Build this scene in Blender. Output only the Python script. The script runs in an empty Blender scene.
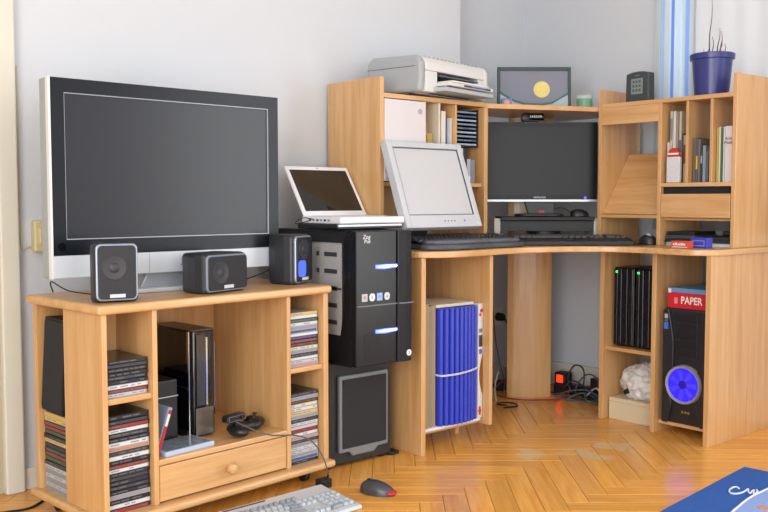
import bpy, bmesh, math, random
from mathutils import Vector, Matrix, noise
random.seed(7)
PI = math.pi
C = bpy.context.scene.collection
sc = bpy.context.scene

# ------------------------------------------------------------------ camera, world, light, exposure
cam = bpy.data.cameras.new('camera'); cam.sensor_width = 36; cam.lens = 908/768*36; cam.clip_start = .05
co = bpy.data.objects.new('camera', cam); C.objects.link(co)
co.location = (0, 0, .93); co.rotation_euler = (math.radians(90-3.52), 0, math.radians(-40.8))
sc.camera = co
w = bpy.data.worlds.new('sky'); sc.world = w; w.use_nodes = True
w.node_tree.nodes['Background'].inputs[0].default_value = (.86, .93, 1, 1)
w.node_tree.nodes['Background'].inputs[1].default_value = 1.6
sc.view_settings.view_transform = 'Standard'; sc.view_settings.look = 'None'
sc.view_settings.gamma = 1; sc.view_settings.use_curve_mapping = False
sc.view_settings.exposure = -0.03

def area(name, loc, rot, sx, sy, power, col):
    l = bpy.data.lights.new(name, 'AREA'); l.shape = 'RECTANGLE'; l.size = sx; l.size_y = sy
    l.energy = power; l.color = col
    o = bpy.data.objects.new(name, l); C.objects.link(o); o.location = loc; o.rotation_euler = rot
    return o
# daylight at the desk and rear windows, plus two unseen windows added for fill
area('window_daylight_rear', (.1, -1.83, 1.25), (PI/2, 0, 0), 3.1, 2.2, 46, (.975, .988, 1))  # rear window enlarged and shifted left to push fill under the desk
area('window_daylight_left', (-1.63, -.35, 1.25), (PI/2, 0, -PI/2), 2.2, 2.2, 104, (.975, .988, 1))  # unseen window added to light the right wall and under the desk
area('window_daylight_right', (3.80, 1.70, 1.62), (PI/2, 0, PI/2), 1.20, 1.35, 15, (.95, .98, 1))
area('window_daylight_right_front', (3.68, -.35, 1.25), (PI/2, 0, PI/2), 1.6, 2.1, 46, (1, .99, .975))  # unseen window added for light and glare from the right

# ------------------------------------------------------------------ helpers
def lin(h):
    if isinstance(h, str):
        h = h.lstrip('#'); c = [int(h[i:i+2], 16)/255 for i in (0, 2, 4)]
    else: c = h
    return tuple((x/12.92 if x <= .04045 else ((x+.055)/1.055)**2.4) for x in c)
_m = {}
def mat(name, col='#808080', rough=.5, metal=0, emit=None, es=1, spec=.5, coat=0, noise_amt=0, noise_scale=40, bump=0, trans=0, alpha=1):
    if name in _m: return _m[name]
    m = bpy.data.materials.new(name); m.use_nodes = True; _m[name] = m
    nt = m.node_tree; b = nt.nodes['Principled BSDF']; c = lin(col)
    b.inputs['Base Color'].default_value = (*c, 1); b.inputs['Roughness'].default_value = rough
    b.inputs['Metallic'].default_value = metal; b.inputs['Specular IOR Level'].default_value = spec
    b.inputs['Coat Weight'].default_value = coat
    b.inputs['Transmission Weight'].default_value = trans; b.inputs['Alpha'].default_value = alpha
    if emit:
        b.inputs['Emission Color'].default_value = (*lin(emit), 1); b.inputs['Emission Strength'].default_value = es
    if noise_amt or bump:
        tc = nt.nodes.new('ShaderNodeTexCoord'); n = nt.nodes.new('ShaderNodeTexNoise')
        n.inputs['Scale'].default_value = noise_scale; n.inputs['Detail'].default_value = 4
        nt.links.new(tc.outputs['Object'], n.inputs['Vector'])
        if noise_amt:
            mx = nt.nodes.new('ShaderNodeMix'); mx.data_type = 'RGBA'
            mx.inputs[6].default_value = (*[x*(1-noise_amt) for x in c], 1); mx.inputs[7].default_value = (*[min(1, x*(1+noise_amt)) for x in c], 1)
            nt.links.new(n.outputs['Fac'], mx.inputs[0]); nt.links.new(mx.outputs[2], b.inputs['Base Color'])
        if bump:
            bp = nt.nodes.new('ShaderNodeBump'); bp.inputs['Strength'].default_value = bump; bp.inputs['Distance'].default_value = .004
            nt.links.new(n.outputs['Fac'], bp.inputs['Height']); nt.links.new(bp.outputs[0], b.inputs['Normal'])
    return m
def wood(axis, c1='#dab07b', c2='#c3925a', name='beech', rough=.32):
    key = name+'_'+axis
    if key in _m: return _m[key]
    m = bpy.data.materials.new(key); m.use_nodes = True; _m[key] = m
    nt = m.node_tree; b = nt.nodes['Principled BSDF']; b.inputs['Roughness'].default_value = rough
    b.inputs['Specular IOR Level'].default_value = .6; b.inputs['Coat Weight'].default_value = .25; b.inputs['Coat Roughness'].default_value = .2
    tc = nt.nodes.new('ShaderNodeTexCoord'); mp = nt.nodes.new('ShaderNodeMapping')
    s = {'x': (1.2, 22, 22), 'y': (22, 1.2, 22), 'z': (22, 22, 1.2)}[axis]; mp.inputs['Scale'].default_value = s
    nt.links.new(tc.outputs['Object'], mp.inputs['Vector'])
    n1 = nt.nodes.new('ShaderNodeTexNoise'); n1.inputs['Scale'].default_value = 1.4; n1.inputs['Detail'].default_value = 6; n1.inputs['Distortion'].default_value = .6
    n2 = nt.nodes.new('ShaderNodeTexNoise'); n2.inputs['Scale'].default_value = 9; n2.inputs['Detail'].default_value = 3
    for n in (n1, n2): nt.links.new(mp.outputs[0], n.inputs['Vector'])
    ad = nt.nodes.new('ShaderNodeMath'); ad.operation = 'MULTIPLY_ADD'; ad.inputs[1].default_value = .35
    nt.links.new(n2.outputs['Fac'], ad.inputs[0]); nt.links.new(n1.outputs['Fac'], ad.inputs[2])
    r = nt.nodes.new('ShaderNodeValToRGB'); r.color_ramp.elements[0].position = .45; r.color_ramp.elements[1].position = .9
    r.color_ramp.elements[0].color = (*lin(c1), 1); r.color_ramp.elements[1].color = (*lin(c2), 1)
    nt.links.new(ad.outputs[0], r.inputs[0]); nt.links.new(r.outputs[0], b.inputs['Base Color'])
    return m
def box(bm, x0, x1, y0, y1, z0, z1, mi=0):
    v = [bm.verts.new(p) for p in ((x0,y0,z0),(x1,y0,z0),(x1,y1,z0),(x0,y1,z0),(x0,y0,z1),(x1,y0,z1),(x1,y1,z1),(x0,y1,z1))]
    for f in ((3,2,1,0),(4,5,6,7),(0,1,5,4),(1,2,6,5),(2,3,7,6),(3,0,4,7)):
        bm.faces.new([v[i] for i in f]).material_index = mi
    return bm
def B(*a): return box(bmesh.new(), *a)
def prism(bm, pts, axis, a0, a1):
    f = {'z': lambda p, a: (p[0], p[1], a), 'y': lambda p, a: (p[0], a, p[1]), 'x': lambda p, a: (a, p[0], p[1])}[axis]
    lo = [bm.verts.new(f(p, a0)) for p in pts]; hi = [bm.verts.new(f(p, a1)) for p in pts]; n = len(pts)
    bm.faces.new(lo[::-1]); bm.faces.new(hi)
    for i in range(n): bm.faces.new((lo[i], lo[(i+1) % n], hi[(i+1) % n], hi[i]))
    bmesh.ops.recalc_face_normals(bm, faces=bm.faces[:])
    return bm
def Pz(pts, axis, a0, a1): return prism(bmesh.new(), pts, axis, a0, a1)
def rrect(a0, a1, b0, b1, r, seg=5):
    out = []
    for cx, cy, s in ((a1-r, b1-r, 0), (a0+r, b1-r, 1), (a0+r, b0+r, 2), (a1-r, b0+r, 3)):
        for k in range(seg+1):
            t = (s+k/seg)*PI/2; out.append((cx+r*math.cos(t), cy+r*math.sin(t)))
    return out
def smooth_pts(pts, n=6, closed=False):
    out = []; N = len(pts); P = [Vector(p) for p in pts]
    rng = range(N) if closed else range(N-1)
    for i in rng:
        g = (lambda j: P[j % N]) if closed else (lambda j: P[max(0, min(N-1, j))])
        a, b, c, d = g(i-1), g(i), g(i+1), g(i+2)
        for k in range(n):
            t = k/n
            out.append(.5*((2*b)+(c-a)*t+(2*a-5*b+4*c-d)*t*t+(3*b-a-3*c+d)*t**3))
    if not closed: out.append(P[-1])
    return out
def tube(bm, pts, r, seg=8):
    P = [Vector(p) for p in pts]; rings = []; n = len(P); ref = Vector((0.123, .31, .94))
    rs = r if isinstance(r, (list, tuple)) else [r]*n
    for i, p in enumerate(P):
        t = (P[min(i+1, n-1)]-P[max(i-1, 0)]).normalized()
        u = t.cross(ref)
        if u.length < 1e-3: u = t.cross(Vector((1, 0, 0)))
        u.normalize(); v = t.cross(u)
        rings.append([bm.verts.new(p+(u*math.cos(2*PI*k/seg)+v*math.sin(2*PI*k/seg))*rs[i]) for k in range(seg)])
    for a, b in zip(rings, rings[1:]):
        for k in range(seg): bm.faces.new((a[k], a[(k+1) % seg], b[(k+1) % seg], b[k]))
    bm.faces.new(rings[0][::-1]); bm.faces.new(rings[-1])
    bmesh.ops.recalc_face_normals(bm, faces=bm.faces[:])
    return bm
def T(pts, r, seg=8): return tube(bmesh.new(), pts, r, seg)
def lathe(bm, prof, c=(0, 0, 0), axis='z', seg=28):
    rings = []
    for r, h in prof:
        ring = []
        for k in range(seg):
            a = 2*PI*k/seg; u, v = r*math.cos(a), r*math.sin(a)
            p = {'z': (u, v, h), 'y': (u, h, v), 'x': (h, u, v)}[axis]
            ring.append(bm.verts.new((p[0]+c[0], p[1]+c[1], p[2]+c[2])))
        rings.append(ring)
    for a, b in zip(rings, rings[1:]):
        for k in range(seg): bm.faces.new((a[k], a[(k+1) % seg], b[(k+1) % seg], b[k]))
    bm.faces.new(rings[0][::-1]); bm.faces.new(rings[-1])
    bmesh.ops.recalc_face_normals(bm, faces=bm.faces[:])
    return bm
def L(prof, c=(0, 0, 0), axis='z', seg=28): return lathe(bmesh.new(), prof, c, axis, seg)
def ell(bm, c, r, u=16, v=10, rot=None):
    res = bmesh.ops.create_uvsphere(bm, u_segments=u, v_segments=v, radius=1)
    M = Matrix.Translation(c) @ (rot or Matrix()) @ Matrix.Diagonal((*r, 1))
    bmesh.ops.transform(bm, matrix=M, verts=res['verts']); return bm
def frame(bm, x0, x1, z0, z1, t, y0, y1, tb=None, tt=None):
    tb = tb or t; tt = tt or t
    box(bm, x0, x0+t, y0, y1, z0, z1); box(bm, x1-t, x1, y0, y1, z0, z1)
    box(bm, x0+t, x1-t, y0, y1, z0, z0+tb); box(bm, x0+t, x1-t, y0, y1, z1-tt, z1); return bm
def obj(name, bm, m, parent=None, bev=0, smooth=False, label=None, seg=2, kind=None):
    me = bpy.data.meshes.new(name); bm.to_mesh(me); bm.free()
    for x in (m if isinstance(m, (list, tuple)) else [m]): me.materials.append(x)
    o = bpy.data.objects.new(name, me); C.objects.link(o)
    if parent: o.parent = parent
    if smooth: me.shade_smooth() if hasattr(me, 'shade_smooth') else None
    if bev:
        md = o.modifiers.new('bevel', 'BEVEL'); md.width = bev; md.segments = seg; md.limit_method = 'ANGLE'; md.angle_limit = .6
    if label: o['label'] = label
    if kind: o['kind'] = kind
    return o
def sm(o, ang=40):
    me = o.data; me.shade_smooth()
    try: me.set_sharp_from_angle(angle=math.radians(ang))
    except Exception: pass
    return o
def thing(name, label, cat, loc=(0, 0, 0), rz=0, group=None):
    o = bpy.data.objects.new(name, None); C.objects.link(o); o.empty_display_size = .05
    o.location = loc; o.rotation_euler = (0, 0, rz); tag(o, label, cat, group); return o
def tag(o, label, cat, group=None):
    o['label'] = label; o['category'] = cat
    if group: o['group'] = group
    return o
def struct(name, bm, m, label=None, bev=0):
    o = obj(name, bm, m, bev=bev, kind='structure')
    if label: o['label'] = label
    return o
def text(name, s, size, m, parent, loc, rot, depth=.0004, sx=1, shear=0, align='CENTER', bold=0):
    cu = bpy.data.curves.new(name, 'FONT'); cu.body = s; cu.size = size; cu.extrude = depth; cu.align_x = align; cu.align_y = 'CENTER'; cu.shear = shear
    cu.resolution_u = 2; cu.offset = size*bold
    t = bpy.data.objects.new(name, cu); C.objects.link(t)
    dg = bpy.context.evaluated_depsgraph_get(); me = bpy.data.meshes.new_from_object(t.evaluated_get(dg))
    bpy.data.objects.remove(t); me.materials.clear(); me.materials.append(m)
    o = bpy.data.objects.new(name, me); C.objects.link(o); o.parent = parent
    o.location = loc; o.rotation_euler = rot; o.scale = (sx, 1, 1); return o
FRONT = (PI/2, 0, 0)          # text facing local -y
def ordinal(i): return ['topmost','second','third','fourth','fifth','sixth','seventh','eighth','ninth','tenth','eleventh','twelfth','thirteenth','fourteenth','fifteenth','sixteenth','seventeenth','eighteenth','nineteenth','twentieth','twenty-first','twenty-second'][i]

WX, WY, WZ = wood('x'), wood('y'), wood('z')
black = mat('black_plastic', '#1b1c1f', .38); blackm = mat('matte_black', '#17181a', .6); gloss = mat('gloss_black', '#0d0e11', .08, coat=.5)
silver = mat('silver_plastic', '#b9bfc6', .35, metal=.25); white = mat('white_plastic', '#e3e3e2', .4); grey = mat('grey_plastic', '#6f747b', .45)
dark = mat('dark_grey_plastic', '#33363b', .45); chrome = mat('chrome', '#d0d2d5', .15, metal=1)
paper = mat('paper_white', '#e6e2da', .7)

# ------------------------------------------------------------------ the room
def wall_mat(name, col):
    return mat(name, col, .75, spec=.2, noise_amt=.02, noise_scale=3, bump=.03)
WM = wall_mat('wall_paint', '#ced3d9')
YW, YA, XW, XS = 2.935, 3.13, 3.65, 2.99
struct('wall_back', B(-1.6, XS, YW, YW+.25, -.012, 2.6), WM, 'pale grey painted wall behind the television')
struct('wall_corner', B(XS, XW+.25, YA, YA+.1, -.012, 2.6), WM, 'pale wall recess behind the desk corner')
b = bmesh.new(); W1 = (1.05, 2.30, .92, 2.35); W3 = (-1.2, .5, .12, 2.37)
for y0, y1, z0, z1 in ((-1.8, W3[0], 0, 2.6), (W3[0], W3[1], 0, W3[2]), (W3[0], W3[1], W3[3], 2.6), (W3[1], W1[0], 0, 2.6), (W1[0], W1[1], 0, W1[2]), (W1[0], W1[1], W1[3], 2.6), (W1[1], YA, 0, 2.6)):
    box(b, XW, XW+.25, y0, y1, z0, z1)
struct('wall_right', b, WM, 'pale wall with the window behind the desk')
b = bmesh.new(); W2 = (-1.5, 1.7, .12, 2.37)
for x0, x1, z0, z1 in ((-1.6, W2[0], 0, 2.6), (W2[0], W2[1], 0, W2[2]), (W2[0], W2[1], W2[3], 2.6), (W2[1], XW, 0, 2.6)):
    box(b, x0, x1, -2.0, -1.8, z0, z1)
struct('wall_front', b, WM)
b = bmesh.new(); W4 = (-1.5, .8, .12, 2.37)
for y0, y1, z0, z1 in ((-2.0, W4[0], -.012, 2.6), (W4[0], W4[1], -.012, W4[2]), (W4[0], W4[1], W4[3], 2.6), (W4[1], YW+.25, -.012, 2.6)): box(b, -1.8, -1.6, y0, y1, z0, z1)
struct('wall_left', b, WM)
struct('ceiling', B(-1.8, XW+.25, -2.0, YA+.1, 2.6, 2.7), mat('ceiling_paint', '#e6e6e4', .8))
# baseboards
bbm = mat('baseboard_paint', '#d8d5cc', .5)
struct('baseboard_back', B(1.0, XS, YW-.014, YW, 0, .07), bbm, bev=.003)
struct('baseboard_right', B(XW-.03, XW, .0, YA, 0, .115), bbm, 'white baseboard ledge under the window wall', bev=.004)
struct('baseboard_corner', B(XS, XW-.03, YA-.014, YA, 0, .08), bbm, bev=.003)
# windows
def window(n, axis, u0, u1, z0, z1, p, parent=None):
    fm = mat('window_frame_paint', '#e6e6e6', .35)
    b = bmesh.new(); t = .055
    if axis == 'x':
        for a0, a1, c0, c1 in ((u0, u0+t, z0, z1), (u1-t, u1, z0, z1), (u0+t, u1-t, z0, z0+t), (u0+t, u1-t, z1-t, z1), ((u0+u1)/2-t/2, (u0+u1)/2+t/2, z0+t, z1-t)): box(b, p, p+.05, a0, a1, c0, c1)
    else:
        for a0, a1, c0, c1 in ((u0, u0+t, z0, z1), (u1-t, u1, z0, z1), (u0+t, u1-t, z0, z0+t), (u0+t, u1-t, z1-t, z1), ((u0+u1)/2-t/2, (u0+u1)/2+t/2, z0+t, z1-t)): box(b, a0, a1, p, p+.05, c0, c1)
    o = struct('window_%d' % n, b, fm, bev=.004)
    if axis == 'x' and p > 0: s = obj('window_sill', B(XW-.0, XW+.1, u0, u1, z0-.02, z0), fm, o)
    return o
window(1, 'x', *W1, 3.72); window(2, 'y', *W2, -1.86); window(3, 'x', *W3, 3.72); window(4, 'x', *W4, -1.72)  # the last two are unseen frames added for the fill lights
# door casing on the left of the television
dm = mat('door_frame_paint', '#d6d4c6', .45)
b = bmesh.new(); box(b, .935, .995, YW-.035, YW, 0, 2.1); box(b, .085, .165, YW-.035, YW, 0, 2.1); box(b, .165, .935, YW-.035, YW, 2.02, 2.1)
struct('trim_1', b, dm, 'cream door casing beside the television cabinet', bev=.006)
d1 = struct('door_1', B(.165, .935, YW-.012, YW, .008, 2.02), mat('door_paint', '#b3aa8e', .4), 'cream door at the left edge')
obj('door_handle', T([(.84, YW-.012, 1.0), (.84, YW-.06, 1.0), (.74, YW-.062, 1.0)], .009), chrome, d1)

# floor: dark sub-floor with oak herringbone blocks
def parquet_mat():
    m = bpy.data.materials.new('oak_parquet'); m.use_nodes = True; nt = m.node_tree; b = nt.nodes['Principled BSDF']
    tc = nt.nodes.new('ShaderNodeTexCoord'); mp = nt.nodes.new('ShaderNodeMapping'); mp.inputs['Scale'].default_value = (2.2, 30, 30)
    oi = nt.nodes.new('ShaderNodeObjectInfo'); vm = nt.nodes.new('ShaderNodeVectorMath'); vm.operation = 'SCALE'
    geo = nt.nodes.new('ShaderNodeNewGeometry')
    nt.links.new(tc.outputs['Object'], mp.inputs['Vector'])
    cx = nt.nodes.new('ShaderNodeCombineXYZ'); nt.links.new(oi.outputs['Random'], cx.inputs[0]); nt.links.new(oi.outputs['Random'], cx.inputs[1])
    vm.inputs['Scale'].default_value = 37; nt.links.new(cx.outputs[0], vm.inputs[0])
    va = nt.nodes.new('ShaderNodeVectorMath'); nt.links.new(mp.outputs[0], va.inputs[0]); nt.links.new(vm.outputs[0], va.inputs[1])
    n = nt.nodes.new('ShaderNodeTexNoise'); n.inputs['Scale'].default_value = 1.5; n.inputs['Detail'].default_value = 6; n.inputs['Distortion'].default_value = .8
    nt.links.new(va.outputs[0], n.inputs['Vector'])
    r = nt.nodes.new('ShaderNodeValToRGB'); r.color_ramp.elements[0].position = .3; r.color_ramp.elements[1].position = .75
    r.color_ramp.elements[0].color = (*lin('#efb25a'), 1); r.color_ramp.elements[1].color = (*lin('#da923c'), 1)
    nt.links.new(n.outputs['Fac'], r.inputs[0])
    hs = nt.nodes.new('ShaderNodeHueSaturation'); mr = nt.nodes.new('ShaderNodeMapRange'); mr.inputs[3].default_value = .88; mr.inputs[4].default_value = 1.08
    nt.links.new(oi.outputs['Random'], mr.inputs[0]); nt.links.new(mr.outputs[0], hs.inputs['Value']); nt.links.new(r.outputs[0], hs.inputs['Color'])
    # worn bare patches where the desk chair rolled
    pos = geo.outputs['Position']
    wn = nt.nodes.new('ShaderNodeTexNoise'); wn.inputs['Scale'].default_value = 9; wn.inputs['Detail'].default_value = 5; nt.links.new(pos, wn.inputs['Vector'])
    tot = None
    for c, rad in (((2.58, 2.13, 0), .22), ((2.88, 1.97, 0), .20), ((2.70, 1.96, 0), .16)):
        dn = nt.nodes.new('ShaderNodeVectorMath'); dn.operation = 'DISTANCE'; nt.links.new(pos, dn.inputs[0]); dn.inputs[1].default_value = c
        q = nt.nodes.new('ShaderNodeMapRange'); q.inputs[1].default_value = 0; q.inputs[2].default_value = rad; q.inputs[3].default_value = .32; q.inputs[4].default_value = -.3
        nt.links.new(dn.outputs['Value'], q.inputs[0])
        if tot is None: tot = q.outputs[0]
        else:
            mxx = nt.nodes.new('ShaderNodeMath'); mxx.operation = 'MAXIMUM'; nt.links.new(tot, mxx.inputs[0]); nt.links.new(q.outputs[0], mxx.inputs[1]); tot = mxx.outputs[0]
    ad = nt.nodes.new('ShaderNodeMath'); ad.operation = 'ADD'; nt.links.new(tot, ad.inputs[0]); nt.links.new(wn.outputs['Fac'], ad.inputs[1])
    st = nt.nodes.new('ShaderNodeMapRange'); st.inputs[1].default_value = .60; st.inputs[2].default_value = .68; st.inputs[4].default_value = .7; nt.links.new(ad.outputs[0], st.inputs[0])
    mx = nt.nodes.new('ShaderNodeMix'); mx.data_type = 'RGBA'; mx.inputs[7].default_value = (*lin('#d2bd92'), 1)
    nt.links.new(st.outputs[0], mx.inputs[0]); nt.links.new(hs.outputs[0], mx.inputs[6]); nt.links.new(mx.outputs[2], b.inputs['Base Color'])
    b.inputs['Roughness'].default_value = .2
    mr2 = nt.nodes.new('ShaderNodeMapRange'); mr2.inputs[3].default_value = .18; mr2.inputs[4].default_value = .3; nt.links.new(wn.outputs['Fac'], mr2.inputs[0]); nt.links.new(mr2.outputs[0], b.inputs['Roughness'])
    return m
PQ = parquet_mat()
fl = struct('floor', B(-1.85, XW+.25, -2.0, YA+.1, -.06, -.012), mat('subfloor', '#3a2512', .8), 'honey oak herringbone parquet floor')
pw, pn = .075, 6; plen = pw*pn; ang = math.radians(-41)
pme = bpy.data.meshes.new('plank'); bb = B(-plen/2+.0007, plen/2-.0007, -pw/2+.0007, pw/2-.0007, -.012, 0)
top = [e for e in bb.edges if all(abs(v.co.z) < 1e-6 for v in e.verts)]
bmesh.ops.bevel(bb, geom=top, offset=.0009, segments=1, affect='EDGES'); bb.to_mesh(pme); bb.free(); pme.materials.append(PQ)
planks = []; R2 = Matrix.Rotation(ang, 2); off = Vector((2.09, 2.024)) - R2 @ Vector((0, -5*pw))
for j in range(-90, 90):
    for mm in range(-14, 14):
        for vert in (0, 1):
            if not vert: p0, q0 = j+2*pn*mm, j; cpt = Vector((p0+pn/2, q0+.5)); 
            else: p0 = j; q0 = j-2*pn+1+2*pn*mm; cpt = Vector((p0+.5, q0+pn/2))
            cw = R2 @ (cpt*pw) + off
            if -1.35 < cw.x < XW+.10 and -1.6 < cw.y < YA+.05:
                planks.append((cw, ang+(PI/2 if vert else 0)))
fwd = Vector((math.sin(math.radians(40.8)), math.cos(math.radians(40.8)))); rgt = Vector((fwd.y, -fwd.x))
def seen(cw):
    d = cw.dot(fwd); l = cw.dot(rgt)
    if d < 2.3 or abs(l) > .47*d+.15: return False
    if cw.y > 2.75 and cw.x < 2.2: return False
    return True
near = sorted([p for p in planks if seen(p[0])], key=lambda p: p[0].length)[:300]
ns = set(id(p) for p in near); rest = [p for p in planks if id(p) not in ns]
for cw, a in near:
    o = bpy.data.objects.new('plank', pme); C.objects.link(o); o.parent = fl; o.location = (cw.x, cw.y, 0); o.rotation_euler = (0, 0, a)
b = bmesh.new()
for cw, a in rest:
    M = Matrix.Translation((cw.x, cw.y, 0)) @ Matrix.Rotation(a, 4, 'Z')
    n0 = len(b.verts); box(b, -plen/2+.0007, plen/2-.0007, -pw/2+.0007, pw/2-.0007, -.012, 0); b.verts.ensure_lookup_table()
    bmesh.ops.transform(b, matrix=M, verts=b.verts[n0:])
obj('plank_field', b, PQ, fl, kind='stuff')

# curtains at the right-hand window
def curtain_mat(name, stripes, trans):
    m = bpy.data.materials.new(name); m.use_nodes = True; nt = m.node_tree
    for n in list(nt.nodes):
        if n.type == 'BSDF_PRINCIPLED': nt.nodes.remove(n)
    out = [n for n in nt.nodes if n.type == 'OUTPUT_MATERIAL'][0]
    d = nt.nodes.new('ShaderNodeBsdfDiffuse'); t = nt.nodes.new('ShaderNodeBsdfTranslucent'); mx = nt.nodes.new('ShaderNodeMixShader'); mx.inputs[0].default_value = trans
    nt.links.new(d.outputs[0], mx.inputs[1]); nt.links.new(t.outputs[0], mx.inputs[2]); nt.links.new(mx.outputs[0], out.inputs[0])
    if stripes:
        tc = nt.nodes.new('ShaderNodeTexCoord'); sp = nt.nodes.new('ShaderNodeSeparateXYZ'); nt.links.new(tc.outputs['Object'], sp.inputs[0])
        r = nt.nodes.new('ShaderNodeValToRGB'); r.color_ramp.interpolation = 'CONSTANT'
        mr = nt.nodes.new('ShaderNodeMapRange'); mr.inputs[1].default_value = -.195; mr.inputs[2].default_value = .0; nt.links.new(sp.outputs[1], mr.inputs[0]); nt.links.new(mr.outputs[0], r.inputs[0])
        wt, bl, pb = lin('#dde3e6'), lin('#8fb4e8'), lin('#bcd6ee')
        e = r.color_ramp.elements; e[0].position = 0; e[0].color = (*wt, 1); e[1].position = .14; e[1].color = (*lin('#a4c4ee'), 1)
        for p, c in ((.21, wt), (.36, lin('#cfe2f0')), (.42, wt), (.50, bl), (.61, wt), (.74, pb), (.80, wt), (.86, pb), (.90, wt)):
            x = e.new(p); x.color = (*c, 1)
        nt.links.new(r.outputs[0], d.inputs[0]); nt.links.new(r.outputs[0], t.inputs[0])
    else:
        for s in (d, t): s.inputs[0].default_value = (.66, .66, .66, 1)
    return m
def curtain(name, y0, y1, x, amp, lam, m, label, z0=.80, z1=2.45):
    b = bmesh.new(); n = int((y1-y0)/.008); th = .0015; pts = []
    for i in range(n+1):
        y = y0+(y1-y0)*i/n; pts.append((x+amp*math.sin((y-y0)/lam*2*PI)+amp*.4*math.sin((y-y0)/lam*4.1+1), y))
    pl = pts + [(px+th, py) for px, py in reversed(pts)]
    lo = [b.verts.new((p[0], p[1], z0)) for p in pts]; hi = [b.verts.new((p[0], p[1], z1)) for p in pts]
    for i in range(n): b.faces.new((lo[i], lo[i+1], hi[i+1], hi[i]))
    bmesh.ops.translate(b, vec=(0, -y1, 0), verts=b.verts[:])
    o = obj(name, b, m); o.location = (0, y1, 0); sm(o, 80)
    so = o.modifiers.new('thick', 'SOLIDIFY'); so.thickness = .001
    return tag(o, label, 'curtain')
curtain('curtain', 2.13, 2.325, 3.615, .008, .055, curtain_mat('striped_curtain', True, .45), 'white curtain with vertical blue stripes hanging behind the desk shelf')
curtain('sheer_curtain', 1.06, 2.16, 3.635, .004, .11, curtain_mat('sheer_curtain', False, .45), 'plain white sheer curtain covering the window beside the striped curtain')  # sheer added in front of the bright pane to dim it
t = thing('curtain_rail', 'white curtain rail fixed above the window', 'curtain rail', (3.615, 1.7, 2.45))
obj('rail', B(-.012, .035, -.75, .75, 0, .03), white, t, bev=.003)

# ------------------------------------------------------------------ television cabinet
cab = thing('tv_cabinet', 'beech television cabinet with open bays and one drawer', 'cabinet', (.983, 2.288, 0), .09)
W, D, ZT = .837, .433, .651
obj('top_board', B(0, W, 0, D, ZT-.026, ZT), WX, cab, bev=.009, seg=3)
obj('bottom_board', B(0, W+.004, -.012, D, .046, .070), WX, cab, bev=.009, seg=3)
zi0, zi1 = .070, ZT-.026
obj('side_panel', B(.016, .032, .016, .232, zi0, zi1), WZ, cab, bev=.002)
obj('side_panel', B(.811, .832, .016, D-.012, zi0, zi1), WZ, cab, bev=.002)
obj('divider', B(.171, .187, .018, D-.012, zi0, zi1), WZ, cab, bev=.002)
obj('divider', B(.656, .672, .018, D-.012, zi0, zi1), WZ, cab, bev=.002)
obj('bay_panel', B(.032, .171, .216, .232, zi0, zi1), WZ, cab)
obj('corner_post', B(.016, .171, .398, .421, zi0, zi1), WZ, cab, bev=.001)
obj('back_panel', B(.187, .656, D-.020, D-.012, zi0, zi1), WZ, cab)
obj('back_panel', B(.672, .811, D-.020, D-.012, zi0, zi1), WZ, cab)
obj('shelf', B(.032, .171, .024, .216, .376, .392), WX, cab, bev=.002)
obj('shelf', B(.672, .811, .024, .41, .374, .390), WX, cab, bev=.002)
obj('shelf', B(.187, .656, .018, .413, .180, .197), WX, cab, bev=.003)
dr = obj('drawer', B(.190, .653, .022, .40, .075, .177), WX, cab, bev=.002)
sm(obj('knob', L([(.007, .022), (.0065, .012), (.010, .006), (.0165, -.002), (.0175, -.010), (.013, -.018), (.004, -.021)], (.421, 0, .128), 'y'), wood('x'), dr))
for u, v in ((.06, .06), (.76, .06), (.06, .37), (.76, .37)):
    c = obj('caster', L([(.016, u-.011), (.021, u-.008), (.021, u+.008), (.016, u+.011)], (0, v, .0215), 'x', 18), blackm, cab)
    obj('caster_mount', B(u-.014, u+.014, v-.012, v+.012, .040, .047), blackm, c)

# disc cases: every case is a thing of its own
def case_mesh(w, d, h, col, art):
    b = bmesh.new(); box(b, -w/2, w/2, 0, d, 0, h, 0)
    box(b, -w/2+.004, w/2-.004, -.0006, 0, h*.14, h*.86, 1)
    if art:
        x = -w/2+.012
        while x < w/2-.02:
            l = random.uniform(.008, .03)
            if random.random() < .7: box(b, x, min(x+l, w/2-.01), -.0010, -.0006, h*.36, h*.66, 2)
            x += l+random.uniform(.003, .01)
    return b
SPN = {'black': '#1f1f22', 'dark grey': '#3b3d42', 'white': '#cfd0d2', 'red': '#8f3430', 'yellow': '#d8b23a', 'orange': '#c77a2c', 'blue': '#3a4f8c', 'grey': '#8d9096', 'silver': '#b9bcc0', 'navy': '#23283c', 'purple': '#5c4a86', 'green': '#3f5a44', 'brown': '#5a3c2c', 'cream': '#d8cda8', 'pink': '#c98a8c'}
TXT = {True: mat('spine_print_light', '#5f6064', .5), False: mat('spine_print_dark', '#8d9097', .5)}
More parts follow.
